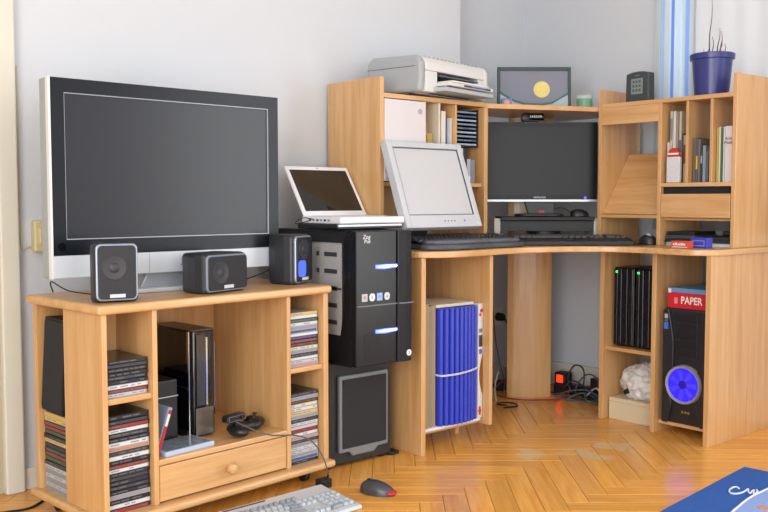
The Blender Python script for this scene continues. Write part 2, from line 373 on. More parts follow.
def stack(cols, u, v, z0, w, d, h, what, group, rz=.09, jitter=.004, base=None, face='v'):
    n = len(cols); tot = 0
    for i in range(n-1, -1, -1):            # built bottom up, colours listed top down
        c = cols[i]; hh = h*random.uniform(.88, 1.1)
        shell = mat('case_shell_'+('dark' if c in ('black', 'dark grey', 'navy', 'brown', 'green', 'purple', 'red') else 'clear'), '#222327' if c in ('black', 'dark grey', 'navy', 'brown', 'green', 'purple', 'red') else '#a9acb0', .25)
        o = obj('disc_case', case_mesh(w*random.uniform(.97, 1), d, hh-.0006, c, random.random() < .85), [shell, mat('spine_'+c.replace(' ', '_'), SPN[c], .35), TXT[c in ('black', 'dark grey', 'navy', 'brown', 'green', 'purple', 'red', 'blue')]])
        uu = u+random.uniform(-jitter, jitter)*.5; vv = v+random.uniform(0, jitter)
        cth, sth = math.cos(.09), math.sin(.09)
        o.location = (.983+cth*uu-sth*vv, 2.288+sth*uu+cth*vv, z0+tot+.0003)
        o.rotation_euler = (0, 0, rz+random.uniform(-.012, .012)); tot += hh
        tag(o, '%s disc case, %s from the top %s' % (c, ordinal(i), what) if i else '%s disc case, topmost %s' % (c, what), 'disc case', group)
    return tot
stack(['black', 'dark grey', 'black', 'black', 'dark grey', 'navy', 'white', 'red', 'silver'], .1015, .036, .392, .131, .172, .0118, 'in the upper left cubby stack', 'disc cases in the upper left cubby')
stack(['black', 'dark grey', 'red', 'white', 'dark grey', 'navy', 'white', 'orange', 'dark grey', 'white', 'black', 'red', 'white', 'navy', 'dark grey', 'navy', 'dark grey', 'black', 'grey', 'black', 'white', 'red'], .1015, .034, .070, .131, .172, .0127, 'in the lower left cubby stack', 'disc cases in the lower left cubby')
stack(['yellow', 'white', 'green', 'white', 'grey', 'blue', 'white', 'purple', 'red', 'brown', 'cream', 'grey', 'dark grey', 'white', 'silver', 'pink'], .7415, .036, .390, .126, .13, .0112, 'in the upper right cubby stack', 'disc cases in the upper right cubby')
stack(['dark grey', 'grey', 'brown', 'cream', 'white', 'yellow', 'grey', 'dark grey', 'white', 'silver', 'red', 'white', 'pink', 'dark grey', 'grey', 'white', 'silver', 'grey', 'blue', 'navy'], .7415, .036, .070, .126, .13, .0118, 'in the lower right cubby stack', 'disc cases in the lower right cubby')
# side bay (opens to the left): game cases below a leaning black speaker
hs = stack(['yellow', 'yellow', 'red', 'red', 'green', 'black', 'yellow', 'navy', 'dark grey', 'red', 'green', 'dark grey', 'silver', 'grey', 'silver', 'grey', 'silver', 'grey'], .030, .314, .070, .150, .115, .0134, 'in the side bay stack', 'game cases in the side bay', rz=.09-PI/2)
t = thing('satellite_speaker', 'tall slim black speaker leaning in the side bay above game cases', 'speaker', (.983+.01*1-.09*.315, 2.288+.315, .070+hs+.004), .09)
o = obj('enclosure', Pz(rrect(-.068, .066, 0, .275, .006), 'x', .0, .13), blackm, t); o.rotation_euler = (.03, .05, 0); o.location = (.008, 0, .004)
g = obj('grille_cloth', Pz(rrect(-.062, .060, .008, .267, .006), 'x', -.004, .0), mat('grille_cloth', '#26282b', .9, bump=.3, noise_scale=400), t); g.rotation_euler = (.03, .05, 0); g.location = (.008, 0, .004)

def cabw(u, v, z): return (.983+math.cos(.09)*u-math.sin(.09)*v, 2.288+math.sin(.09)*u+math.cos(.09)*v, z)
# middle bay
t = thing('game_console', 'glossy black game console standing upright in the middle bay', 'game console', cabw(.430, .146, .197), .09)
sm(obj('shell', Pz([(-.045, .235), (-.045, .02), (-.035, .004), (-.01, -.003), (.02, -.003), (.040, .004), (.045, .02), (.045, .235)], 'z', .004, .331), gloss, t, bev=.003), 30)
obj('chrome_edge', B(-.048, -.0455, .012, .022, .004, .330), chrome, t)
obj('chrome_edge', B(.0455, .048, .012, .022, .06, .29), mat('blue_chrome', '#7d8fae', .15, metal=1), t)
obj('disc_slot', B(.004, .010, -.0045, -.002, .10, .31), chrome, t)
obj('front_panel', B(-.030, .001, -.0042, -.002, .10, .32), mat('smoked_front', '#3c3a38', .1), t)
obj('front_panel', B(-.034, .030, -.0042, -.002, .008, .092), mat('bronze_front', '#5a5046', .15), t)
obj('top_plate', B(-.043, .043, .01, .232, .331, .334), mat('console_top', '#2b2624', .3), t)
obj('foot', B(-.05, .05, .03, .20, 0, .004), blackm, t)
# second black machine behind it
t = thing('media_player', 'flat black media box standing behind the glossy game console', 'media player', cabw(.298, .165, .197), .09)
obj('case', B(-.062, .048, .0, .20, .004, .190), mat('player_black', '#141517', .4), t, bev=.004); obj('trim_line', B(-.0625, .0485, -.0015, .20, .138, .141), silver, t)
obj('foot', B(-.03, .03, .02, .18, 0, .004), blackm, t)
t = thing('game_box', 'slim game box with red and blue spine leaning left of the game console', 'game box', cabw(.193, .05, .199), .09)
o = obj('case', B(.0, .014, .0, .105, .0, .145), mat('blue_case', '#7fa0c4', .2), t, bev=.002); o.rotation_euler = (0, .34, 0)
o2 = obj('spine_label', B(.002, .012, -.001, 0, .008, .137), mat('box_red', '#b3262c', .4), t); o2.rotation_euler = (0, .34, 0)
o3 = obj('title_patch', B(.003, .011, -.0016, -.001, .09, .125), paper, t); o3.rotation_euler = (0, .34, 0)
t = thing('game_case', 'game case with grey and blue cover lying flat in the middle bay', 'game case', cabw(.285, .032, .197), .09+.06)
obj('case', B(-.07, .105, .0, .115, 0, .014), mat('pale_blue_case', '#aebfd6', .2), t, bev=.002)
obj('cover_sheet', B(-.062, .098, .006, .11, .014, .0146), mat('cover_print', '#76818f', .25, noise_amt=.75, noise_scale=55), t)
def gamepad(loc, rz, label):
    t = thing('gamepad', label, 'game controller', loc, rz, 'game controllers in the middle bay')
    b = bmesh.new(); ell(b, (0, 0, .032), (.055, .033, .020)); ell(b, (-.047, -.022, .026), (.024, .045, .021), rot=Matrix.Rotation(-.35, 4, 'Z')); ell(b, (.047, -.022, .026), (.024, .045, .021), rot=Matrix.Rotation(.35, 4, 'Z'))
    sm(obj('body', b, mat('pad_black', '#18191b', .35), t), 60)
    for s in (-1, 1): sm(obj('thumb_stick', L([(.006, .045), (.006, .058), (.011, .060), (.010, .064)], (s*.022, -.012, 0), 'z', 14), blackm, t))
    t.scale = (.75, .75, .75)
    return t
gamepad(cabw(.500, .088, .197), .9, 'black game controller beside the console, cable running to the floor')
gamepad(cabw(.602, .105, .197), -2.2, 'black game controller lying tilted near the right divider')
t = thing('game_camera', 'small black camera with silver rim sitting on a game controller', 'camera', cabw(.498, .085, .242), .25)
sm(obj('housing', Pz(rrect(-.042, .042, 0, .024, .011), 'y', -.012, .014), black, t, bev=.002), 30)
obj('rim', frame(bmesh.new(), -.036, .036, .004, .020, .0014, -.0135, -.012), grey, t)
obj('lens', L([(.007, 0), (.007, .004), (.003, .005)], (.02, -.0165, .012), 'y', 16), gloss, t)
tag(obj('controller_cable', T(smooth_pts([cabw(.49, .066, .245), cabw(.515, .01, .225), cabw(.56, -.02, .206), cabw(.65, -.03, .190), cabw(.71, -.04, .16), cabw(.745, -.055, .10), cabw(.762, -.055, .05), cabw(.765, -.05, .045)], 8), .0024), mat('cable_grey', '#56585c', .5)), 'thin grey cable curving from the middle bay down to the floor keyboard', 'cable')

# ------------------------------------------------------------------ television
tv = thing('television', 'flat widescreen television in silver and black on the cabinet', 'television', (.953, 2.530, ZT), .035)
TW, z0, z1 = .785, .057, .622
obj('casing', Pz(rrect(0, TW, z0, z1, .006), 'y', .012, .062), mat('tv_silver', '#a9b2b6', .35, metal=.3), tv, bev=.004)
obj('back_bulge', B(.1, TW-.1, .062, .10, z0+.08, z1-.06), black, tv, bev=.01)
obj('bezel', frame(bmesh.new(), .006, TW-.004, z0+.066, z1-.001, .038, -.004, .012, .044, .040), mat('tv_bezel', '#101820', .3, spec=.3), tv)
obj('screen_rim', frame(bmesh.new(), .043, TW-.041, z0+.109, z1-.040, .003, -.002, .010), silver, tv)
obj('screen', B(.046, TW-.044, .004, .011, z0+.112, z1-.043), mat('tv_screen', '#181d26', .3, spec=.5), tv)
obj('speaker_panel', B(.006, TW-.004, -.003, .012, z0+.001, z0+.065), mat('tv_silver_light', '#ccd6e0', .4, metal=.1), tv, bev=.002)
obj('panel_seam', B(.30, .301, -.0034, -.002, z0+.004, z0+.062), grey, tv)
text('brand_lettering', 'JVC', .030, grey, tv, (.435, -.0035, z0+.036), FRONT, .0003, 1.15)
obj('side_rim', B(-.0015, .005, -.004, .014, z0, z1), mat('tv_rim_white', '#dfe2e6', .3), tv)
st = obj('stand', Pz([(x, y) for x, y in rrect(.17, TW-.20, -.02, .11, .05, 8)], 'z', 0, .014), mat('tv_silver_light', '#c4cad2', .35, metal=.2), tv, bev=.005)
obj('stand_neck', Pz([(.28, 0), (TW-.28, 0), (TW-.32, z0+.02), (.32, z0+.02)], 'y', .03, .08), silver, tv, bev=.003)
obj('sensor_window', L([(.012, -.0041), (.012, -.0035)], (.03, 0, z0+.09), 'y', 16), gloss, tv)

# satellite speakers
def speaker(loc, rz, label, flat=False, lit=False):
    t = thing('desktop_speaker', label, 'speaker', loc, rz, 'small speakers on the television cabinet')
    w, h, d = .118, .165, .105
    if flat: w, h, d = .185, .120, .110
    prof = [(-w/2, -.004), (-w/2-.004, .03), (-w/2+.006, .07), (-w/2+.02, d), (w/2-.02, d), (w/2-.006, .07), (w/2+.004, .03), (w/2, -.004)]
    o = obj('enclosure', Pz(prof, 'z', .0, h), mat('speaker_charcoal', '#27292e', .42), t, bev=.012, seg=3)
    rp = rrect(-w/2+.003, w/2-.003, .005, h-.004, .014)
    obj('trim_ring', Pz(rp, 'y', -.011, -.002), mat('speaker_trim', '#8d97a6', .3, metal=.5), t, bev=.003)
    gp = rrect(-w/2+.008, w/2-.008, .010, h-.009, .012)
    obj('grille', Pz(gp, 'y', -.0155, -.011), mat('grille_lit', '#3d4048', .5, emit='#2a3cff', es=.35) if False else mat('speaker_grille', '#1d2026', .5, bump=.25, noise_scale=500), t, bev=.003)
    cx, cz = (-.035, h*.52) if flat else (-.008, h*(.70 if lit else .58))
    sm(obj('cone', L([(.034, -.0158), (.032, -.0172), (.026, -.0162), (.014, -.0158), (.011, -.0185), (.004, -.0195)], (cx, 0, cz), 'y', 24), mat('speaker_cone', '#303339', .45), t))
    lx = .0
    obj('name_plate', B(lx-.021, lx+.021, -.0172, -.0155, .014, .024), mat('plate_white', '#c9ccd2', .35), t, bev=.002)
    if lit:
        obj('blue_light', Pz(rrect(-.046, .004, .026, .080, .014), 'y', -.0165, -.0155), mat('blue_led_panel', '#3a50ff', .3, emit='#3f55ff', es=1.6), t)
    return t
speaker((1.062, 2.350, ZT), -.21, 'upright charcoal satellite speaker at the left end of the cabinet top')
speaker((1.428, 2.392, ZT), .30, 'charcoal speaker lying on its side below the television', flat=True)
speaker((1.765, 2.468, ZT), .44, 'charcoal satellite speaker glowing blue at the right of the cabinet', lit=True)
tag(obj('speaker_cable', T(smooth_pts([(1.09, 2.51, .656), (1.03, 2.60, .665), (1.0, 2.66, .69), (1.02, 2.70, .655)], 6), .002, 6), blackm), 'thin black cable curling on the cabinet top behind the left speaker', 'cable')
tag(obj('speaker_cable', T(smooth_pts([(1.53, 2.505, .668), (1.58, 2.60, .655), (1.68, 2.62, .672), (1.74, 2.585, .70)], 6), .002, 6), blackm), 'thin black cable between the lying speaker and the glowing one', 'cable')

# wall switch and cable by the casing
t = thing('wall_switch', 'yellowed plastic switch box on the wall left of the television', 'switch', (1.075, YW, .815))
obj('plate', B(-.035, .035, -.035, 0, -.05, .05), mat('old_ivory', '#d3c79a', .45), t, bev=.006); obj('rocker', B(-.02, .02, -.041, -.035, -.025, .025), mat('old_ivory', '#d3c79a', .45), t, bev=.003)
tag(obj('wall_cable', T(smooth_pts([(1.005, YW-.006, 1.35), (1.006, YW-.006, 1.0), (1.007, YW-.006, .79), (1.03, YW-.008, .78), (1.045, YW-.006, .78)], 5), .003, 6), mat('cable_ivory', '#bdb8a6', .6)), 'thin ivory cable running up the wall beside the door casing', 'cable')
tag(obj('floor_cable', T(smooth_pts([(.80, 2.76, .004), (.88, 2.74, .004), (.95, 2.73, .004), (1.03, 2.80, .004)], 6), .004, 6), blackm), 'black cable on the floor under the door casing', 'cable')

# ------------------------------------------------------------------ corner desk
DT, DB = .745, .722
desk = thing('corner_desk', 'beech corner desk with a curved worktop and open shelf units', 'desk', (2.9, 2.5, 0))
def dp(name, bm, m, bev=.0015, seg=2, label=None):
    bmesh.ops.translate(bm, vec=(-2.9, -2.5, 0), verts=bm.verts[:])
    return obj(name, bm, m, desk, bev=bev, seg=seg, label=label)
fr = smooth_pts([(2.195, 2.44), (2.215, 2.375), (2.30, 2.325), (2.42, 2.315), (2.56, 2.325), (2.72, 2.325), (2.88, 2.285), (3.0, 2.21), (3.065, 2.11), (3.085, 2.0), (3.075, 1.88), (3.085, 1.80), (3.13, 1.745), (3.22, 1.735)], 5)
outl = [(p[0], p[1]) for p in fr] + [(3.635, 1.735), (3.635, 2.90), (3.50, 2.92), (2.195, 2.92)]
dp('worktop', Pz(outl, 'z', DB, DT), wood('x'), .004, 2)
dp('side_panel', B(2.222, 2.244, 2.368, 2.915, 0, DB), WZ)
dp('side_panel', B(3.118, 3.605, 1.750, 1.772, 0, DB), WZ)
dp('divider', B(2.574, 2.592, 2.36, 2.72, .06, DB), WZ)
dp('leg', B(2.545, 2.565, 2.512, 2.53, 0, .060), WZ)
dp('base_board', B(2.246, 2.574, 2.42, 2.72, .060, .074), WX)
dp('divider', B(3.20, 3.465, 2.285, 2.305, 0, DB), WZ)
dp('divider', B(3.165, 3.51, 2.012, 2.032, 0, DB), WZ)
dp('shelf', B(3.215, 3.465, 2.032, 2.285, .296, .312), WY)
dp('base_board', B(3.195, 3.50, 1.772, 2.012, .035, .050), WY)
# curved corner support from the floor up to the hutch shelf
b = bmesh.new(); ca, sa = math.cos(math.radians(-40.8)), math.sin(math.radians(-40.8)); pp = []
for i in range(9):
    u = -.103+.206*i/8; v = .018*(u/.103)**2; pp.append((3.290+ca*u-sa*v, 2.762+sa*u+ca*v))
for i in range(8, -1, -1):
    u = -.103+.206*i/8; v = .018*(u/.103)**2+.018; pp.append((3.290+ca*u-sa*v, 2.762+sa*u+ca*v))
bm_low = Pz(pp, 'z', 0, DB); dp('corner_panel', bm_low, WZ, 0)

# hutch: left cupboard
ZH = 1.315
hl = thing('desk_hutch', 'beech cupboard hutch with a pale door on the left desk wing', 'shelf unit', (2.22, 2.595, DT))
def hp(parent, o0, name, bm, m, bev=.0015, label=None):
    bmesh.ops.translate(bm, vec=(-o0[0], -o0[1], -o0[2]), verts=bm.verts[:])
    return obj(name, bm, m, parent, bev=bev, label=label)
o0 = (2.22, 2.595, DT)
H = lambda n, bm, m, bev=.0015, label=None: hp(hl, o0, n, bm, m, bev, label)
H('side_panel', B(2.220, 2.240, 2.595, 2.915, DT, 1.392), WZ)
H('side_panel', B(2.790, 2.812, 2.595, 2.915, DT, 1.314), WZ)
H('top_board', B(2.240, 2.812, 2.600, 2.915, ZH, ZH+.018), WX)
H('back_panel', B(2.240, 2.790, 2.905, 2.912, DT+.10, ZH), WZ)
H('divider', B(2.452, 2.468, 2.606, 2.904, 1.0, ZH), WZ)
H('divider', B(2.536, 2.546, 2.606, 2.904, 1.0, ZH), mat('pale_edge', '#d9cdbb', .4))
H('divider', B(2.628, 2.640, 2.606, 2.904, 1.0, ZH), WZ)
H('shelf', B(2.240, 2.790, 2.610, 2.904, .984, 1.0), WX)
dd = H('door', B(2.2415, 2.452, 2.592, 2.606, 1.002, ZH-.004), mat('door_pale_laminate', '#d3cfd1', .3))
obj('lock', L([(.010, -.0045), (.010, 0), (.003, -.006)][:2], (2.42-2.22, -.003, 1.272-DT), 'y', 18), chrome, dd)

# hutch: right shelf unit
hr = thing('shelf_hutch', 'beech shelf hutch with three upright bays and a drawer on the right wing', 'shelf unit', (3.29, 2.07, DT))
o1 = (3.29, 2.07, DT)
G = lambda n, bm, m, bev=.0015, label=None: hp(hr, o1, n, bm, m, bev, label)
XF, XB = 3.290, 3.60
G('side_panel', B(XF, XB-.02, 2.372, 2.390, DT, 1.405), WZ)
G('side_panel', B(XF, XB, 2.080, 2.097, DT, 1.325), WZ)
G('side_panel', B(XF, XB, 1.757, 1.774, DT, 1.415), WZ)
G('divider', B(XF+.004, XB, 1.962, 1.974, 1.0, 1.325), WZ)
G('divider', B(XF+.004, XB, 1.857, 1.869, 1.0, 1.325), WZ)
G('top_board', B(XF-.002, XB, 1.774, 2.372, 1.325, 1.342), WY)
G('shelf', B(XF, XB, 1.774, 2.080, .984, 1.0), WY)
G('shelf', B(XF+.03, XB, 1.774, 2.080, .848, .858), WY)
G('drawer', B(XF-.001, XB-.02, 1.777, 2.077, .860, .955), WY)
G('drawer_recess', B(XF+.02, XF+.03, 1.775, 2.079, .9552, .9838), blackm, 0)  # black strip stands in for the shade in the gap above the drawer
G('rail', B(XF, XF+.018, 2.097, 2.372, 1.252, 1.325), WY)
b = bmesh.new(); box(b, -.009, .009, 2.0985, 2.3705, 0, .320)
s = obj('slanted_board', b, WY, hr, bev=.0015)
s.location = (XF+.022-o1[0], -o1[1], .868-DT); s.rotation_euler = (0, .62, 0)
G('ledge', B(XF, XF+.03, 2.097, 2.372, .855, .868), WY)

# centre shelf that spans the corner
cs = obj('corner_shelf', Pz([(2.814, 2.604), (3.286, 2.392), (3.56, 2.392), (3.56, 2.86), (2.814, 2.86)], 'z', 1.312, 1.332), WX, bev=.0015); tag(cs, 'beech shelf board spanning the desk corner above the black monitor', 'shelf')
b = bmesh.new(); prism(b, pp, 'z', DT, 1.311); tag(obj('shelf_support', b, WZ), 'upright beech panel holding the corner shelf behind the black monitor', 'panel')

# ------------------------------------------------------------------ left desk side: subwoofer, computer, laptops
t = thing('subwoofer', 'black floor subwoofer with grey framed grille under the computer tower', 'subwoofer', (2.003, 2.45, 0))
obj('enclosure', B(-.143, .143, 0, .42, .012, .370), mat('sub_black', '#1f2123', .5), t, bev=.004)
gp = [(-.103, .055), (-.06, .055), (-.045, .038), (.055, .038), (.07, .055), (.118, .055), (.118, .325), (-.103, .325)]
obj('grille_frame', Pz(gp, 'y', -.016, 0), mat('sub_frame', '#767a7e', .4), t, bev=.005)
obj('grille', B(-.092, .106, -.021, -.015, .070, .312), mat('sub_grille', '#232527', .85, bump=.3, noise_scale=500), t, bev=.006)
for x in (-.12, .12):
    for y in (.03, .39): obj('foot', L([(.015, 0), (.017, .012)], (x, y, 0), 'z', 14), blackm, t)
obj('foot_pad', Pz(rrect(.145, .19, .0, .05, .01), 'z', 0, .012), blackm, t, bev=.003)

t = thing('computer_tower', 'black computer tower with blue lights standing on the subwoofer', 'computer', (1.885, 2.330, .371))
PW, PD, PH = .25, .48, .457
obj('chassis', B(.004, PW-.002, .02, PD, 0, PH-.004), blackm, t, bev=.003)
obj('front_panel', Pz(rrect(.0, .180, 0, PH, .006), 'y', -.004, .022), mat('tower_front', '#131417', .28, spec=.4), t, bev=.004)
obj('front_door', Pz([(.184, -.006), (.215, -.014), (.244, -.010), (.252, .004), (.252, .02), (.184, .02)], 'z', .0, PH-.002), mat('tower_door', '#1d2025', .28, spec=.4), t, bev=.003)
obj('top_cover', B(.002, PW-.002, .0, PD, PH-.004, PH), gloss, t)
obj('chrome_strip', B(.184, .2515, -.0155, -.010, .203, .207), grey, t)
obj('chrome_strip', B(.006, .182, -.0065, -.003, .203, .207), grey, t)
led = mat('tower_led', '#5566ff', .3, emit='#3344ff', es=9); ledc = mat('tower_led_core', '#ccd6ff', .3, emit='#8fa6ff', es=14)
for zc in (.335, .115):
    obj('blue_light', Pz([(.085, zc-.006), (.125, zc-.009), (.181, zc-.005), (.181, zc+.006), (.125, zc+.007), (.085, zc+.006)], 'y', -.0055, -.003), led, t)
    obj('light_core', Pz([(.095, zc-.001), (.125, zc-.003), (.18, zc-.001), (.18, zc+.002), (.125, zc+.003)], 'y', -.0065, -.0055), ledc, t)
for k, c in enumerate(('#b9b9b2', '#dfe4ee', '#8fb2e6', '#c9ced6')):
    x = .025+k*.033
    bm_ = Pz(rrect(x, x+.024, .220, .246, .002 if k in (0, 2) else .010), 'y', -.0052, -.003)
    obj('case_badge', bm_, mat('badge_%d' % k, c, .35), t)
    text('badge_mark', ('X', 'b', '=', 'e')[k], .016, dark, t, (x+.012, -.0054, .233), FRONT, .0002)
text('brand_lettering', 'Zog', .020, mat('print_white', '#e8e8e8', .4), t, (.045, -.0045, .436), FRONT, .0003, 1.0, .2)
text('brand_lettering', 'Pus', .018, mat('print_white', '#e8e8e8', .4), t, (.048, -.0045, .421), FRONT, .0003, 1.1, .2)
for k in range(9): obj('vent_slot', B(.035, .105, -.0056, -.0035, .028+k*.0095, .032+k*.0095), mat('slot_black', '#0b0b0c', .5), t)
sm(obj('round_logo', L([(.011, -.015), (.011, -.0135)], (.229, 0, .030), 'y', 20), mat('print_white', '#e8e8e8', .4), t)); text('logo_mark', '2', .015, blackm, t, (.229, -.0153, .030), FRONT, .0002)
# windowed left side with the light grey drive cage behind it
cage = obj('drive_cage', B(.0015, .0045, .075, .30, .10, .415), mat('cage_grey', '#a2a2a0', .5, noise_amt=.12, noise_scale=60), t)
for k in range(5):
    obj('cage_slot', B(.0005, .002, .10, .17, .135+k*.058, .150+k*.058), dark, cage); obj('cage_slot', B(.0005, .002, .20, .215, .135+k*.058, .150+k*.058), dark, cage)
obj('cage_gap', B(.0005, .002, .075, .30, .255, .262), dark, cage)
sm(obj('side_arch', Pz([(.018, .0), (.13, .0)] + [(.13-.055*math.sin(a*PI/2/8)*1.0-.03*(a/8), .0+.30*(1-math.cos(a*PI/2/8))) for a in range(1, 9)] + [(.05, .33), (.05, PH-.01), (.018, PH-.01)], 'x', -.006, .002), mat('tower_side', '#17181b', .25), t), 30)
obj('side_rail', B(-.004, .003, .31, PD, 0, PH-.01), blackm, t)
obj('side_rail', B(-.003, .003, .05, .31, .415, PH-.01), blackm, t)

t = thing('closed_laptop', 'closed black laptop with a silver edge under the white laptop', 'laptop', (2.05, 2.452, .829))
obj('base', B(-.14, .15, .0, .24, .0, .014), black, t, bev=.003); obj('silver_edge', B(-.14, .15, -.003, .006, .009, .017), mat('bright_silver', '#d5d9de', .3, metal=.3), t, bev=.001); obj('lid', B(-.14, .15, .006, .24, .014, .018), dark, t, bev=.001)
t = thing('white_laptop', 'open white laptop on top of the computer tower', 'laptop', (2.0625, 2.445, .848))
lw = mat('laptop_white', '#e6e6ea', .3)
obj('base', B(-.1475, .1475, 0, .228, 0, .024), lw, t, bev=.005, seg=3)
obj('keyboard_deck', B(-.125, .125, .075, .20, .0236, .0255), mat('laptop_keys', '#cfd0d4', .5), t)
for k in range(6): obj('port', B(-.1482, -.147, .06+k*.022, .074+k*.022, .008, .015), dark if k % 2 else mat('port_grey', '#8d8f9a', .4), t)
scn = obj('screen_lid', B(-.1475, .1475, 0, .008, 0, .222), lw, t, bev=.004); scn.location = (0, .212, .026); scn.rotation_euler = (-.60, 0, 0)
obj('display', B(-.132, .132, -.0008, .0, .020, .204), mat('laptop_display', '#20211f', .05, spec=.7), scn); obj('lens', L([(.0025, -.001), (.0025, 0)], (0, 0, .213), 'y', 10), dark, scn)
tag(obj('laptop_cable', T(smooth_pts([(1.914, 2.60, .862), (1.88, 2.61, .868), (1.862, 2.63, .855), (1.885, 2.66, .845), (1.912, 2.62, .858)], 6), .0016, 6), blackm), 'thin cable looping from the side of the white laptop', 'cable')

# ------------------------------------------------------------------ silver LCD monitor
t = thing('lcd_monitor', 'silver square monitor with pale screen tilted back on the left wing', 'monitor', (2.41, 2.47, DT))
msil = mat('monitor_silver', '#c6cad0', .35, metal=.15)
pn_ = bpy.data.objects.new('panel', None)
fm = obj('panel', frame(bmesh.new(), -.197, .197, 0, .345, .026, -.004, .034, .050, .024), msil, t, bev=.004); fm.location = (0, -.035, .083); fm.rotation_euler = (-.36, 0, 0)
obj('back_shell', B(-.186, .186, .012, .033, .01, .335), msil, fm, bev=.004)
obj('screen', B(-.171, .171, .004, .012, .050, .321), mat('lcd_screen', '#c3c5c8', .22, spec=.5), fm)
obj('screen_gap', frame(bmesh.new(), -.1715, .1715, .0495, .3215, .003, .0, .004), dark, fm)
for k in range(4): obj('button', L([(.0032, -.0055), (.0032, -.004)], (.0+k*.017, 0, .024), 'y', 10), grey, fm)
obj('power_light', L([(.004, -.0055), (.004, -.004)], (.105, 0, .024), 'y', 10), mat('power_blue', '#5c7ad0', .3), fm)
obj('stand_neck', Pz([(.125, .012), (.16, .012), (.105, .20), (.068, .20)], 'x', -.045, .045), dark, t, bev=.005); obj('stand_foot', Pz(rrect(-.11, .11, .112, .235, .03), 'z', 0, .014), dark, t, bev=.003)

# ------------------------------------------------------------------ keyboards
def keys_bm(rows, kx, ky, h, x0, y0, z0, slope):
    b = bmesh.new()
    for r, row in enumerate(rows):
        x = x0
        for wd in row:
            if wd > 0:
                a0, a1, c0, c1 = x+.0015, x+wd*kx-.0015, y0+r*ky+.0015, y0+(r+1)*ky-.0015
                zb = z0+slope*r*ky
                v = [b.verts.new(p) for p in ((a0, c0, zb), (a1, c0, zb), (a1, c1, zb+slope*ky), (a0, c1, zb+slope*ky), (a0+.002, c0+.002, zb+h), (a1-.002, c0+.002, zb+h), (a1-.002, c1-.003, zb+h+slope*ky), (a0+.002, c1-.003, zb+h+slope*ky))]
                for f in ((4, 5, 6, 7), (0, 1, 5, 4), (1, 2, 6, 5), (2, 3, 7, 6), (3, 0, 4, 7)): b.faces.new([v[i] for i in f])
            x += abs(wd)*kx
    return b
ROWS = [[1.25, 1.25, 1.25, 6.25, 1.25, 1.25, 1.25, 1.25, -.4, 1, 1, 1, -.4, 2, 1, 1], [2.25]+[1]*10+[2.75, -.4, -1, 1, -1, -.4, 1, 1, 1, 1], [1.75]+[1]*11+[2.25, -.4, -3, -.4, 1, 1, 1, -1], [1.5]+[1]*12+[1.5, -.4, 1, 1, 1, -.4, 1, 1, 1, 1], [1]*13+[2, -.4, 1, 1, 1, -.4, 1, 1, 1, 1], [1, -.5, .9, .9, .9, .9, -.4, .9, .9, .9, .9, -.4, .9, .9, .9, .9, -.3, 1, 1, 1]]
# black ergonomic keyboard on the left wing
t = thing('ergonomic_keyboard', 'black ergonomic keyboard with a broad wrist rest below the silver monitor', 'keyboard', (2.535, 2.352, DT+.001), -.06)
wr = smooth_pts([(-.25, .10), (-.262, .06), (-.235, .02), (-.16, -.005), (-.06, -.006), (.06, .014), (.16, .012), (.24, .028), (.262, .07), (.25, .10)], 4)
b = bmesh.new(); prism(b, [(p[0], p[1]) for p in wr] + [(.25, .21), (-.25, .21)], 'z', 0, .020); obj('base', b, mat('ergo_base', '#4a4e55', .4), t, bev=.006)
b = bmesh.new()
for f0, f1, zz in ((0, 1, 0),):
    prism(b, [(-.236, .095), (-.246, .06), (-.22, .028), (-.15, .006), (-.05, .006), (.06, .026), (.15, .024), (.228, .038), (.246, .07), (.236, .095)], 'z', .018, .036)
obj('wrist_rest', b, mat('wrist_rest_grey', '#5a6068', .32), t, bev=.009, seg=3)
obj('keys', keys_bm(ROWS, .0212, .0182, .010, -.243, .098, .026, .16), mat('key_grey_black', '#3c3f45', .4), t, kind='stuff')
# long black keyboard in the corner
t = thing('desk_keyboard', 'long flat black keyboard in front of the black monitor', 'keyboard', (3.003, 2.302, DT+.001), math.radians(-40.8))
obj('base', Pz([(-.02, 0), (.17, 0), (.17, .034), (.03, .028), (-.008, .024), (-.02, .016)], 'x', -.243, .245), mat('kb_black', '#1e1f22', .5), t, bev=.003)
obj('keys', keys_bm(ROWS, .0203, .0178, .009, -.233, .045, .0285, .03), mat('key_black', '#2a2c30', .4), t, kind='stuff')

# pale keyboard and mouse on the floor
t = thing('floor_keyboard', 'pale grey keyboard lying on the parquet before the television cabinet', 'keyboard', (1.462, 2.072, 0), .03)
kg = mat('keyboard_grey', '#c3c9cf', .45)
obj('base', Pz([(-.005, .004), (.0, .0), (.205, .0), (.21, .022), (.195, .030), (.155, .026), (.0, .014)], 'x', -.25, .245), kg, t, bev=.004)
obj('tray_slot', B(-.13, .02, .183, .188, .0285, .0310), dark, t)
kk = mat('keycap_grey', '#b4bcc4', .4)
for r, row in enumerate(ROWS):
    x = -.235
    for wd in row:
        if wd > 0:
            bmk = keys_bm([[wd]], .0205, .0186 if r < 5 else .0175, .009, 0, 0, 0, .085)
            o = obj('key', bmk, kk if not (r == 5 or wd > 1.4) else mat('keycap_dark', '#8f98a2', .4), t); o.location = (x, .018+r*.0225*.96+(.004 if r == 5 else 0), .0160+r*.0225*.085)
        x += abs(wd)*.0205
obj('key_well', B(-.238, .236, .016, .151, .0150, .0165), mat('well_grey', '#9aa2aa', .5), t)
t = thing('floor_mouse', 'dark grey wireless mouse with red tail on the parquet', 'mouse', (1.835, 2.158, 0), math.radians(-40.8-28))
def mouse_bm(l, wd, h):
    b = bmesh.new(); bmesh.ops.create_uvsphere(b, u_segments=24, v_segments=14, radius=1)
    for v in b.verts:
        x, y, z = v.co; zz = max(z, 0)
        v.co = (x*l/2*(1), y*wd/2*(1-.12*x), (zz**.75)*h*(1-.18*x) + .002)
    return b
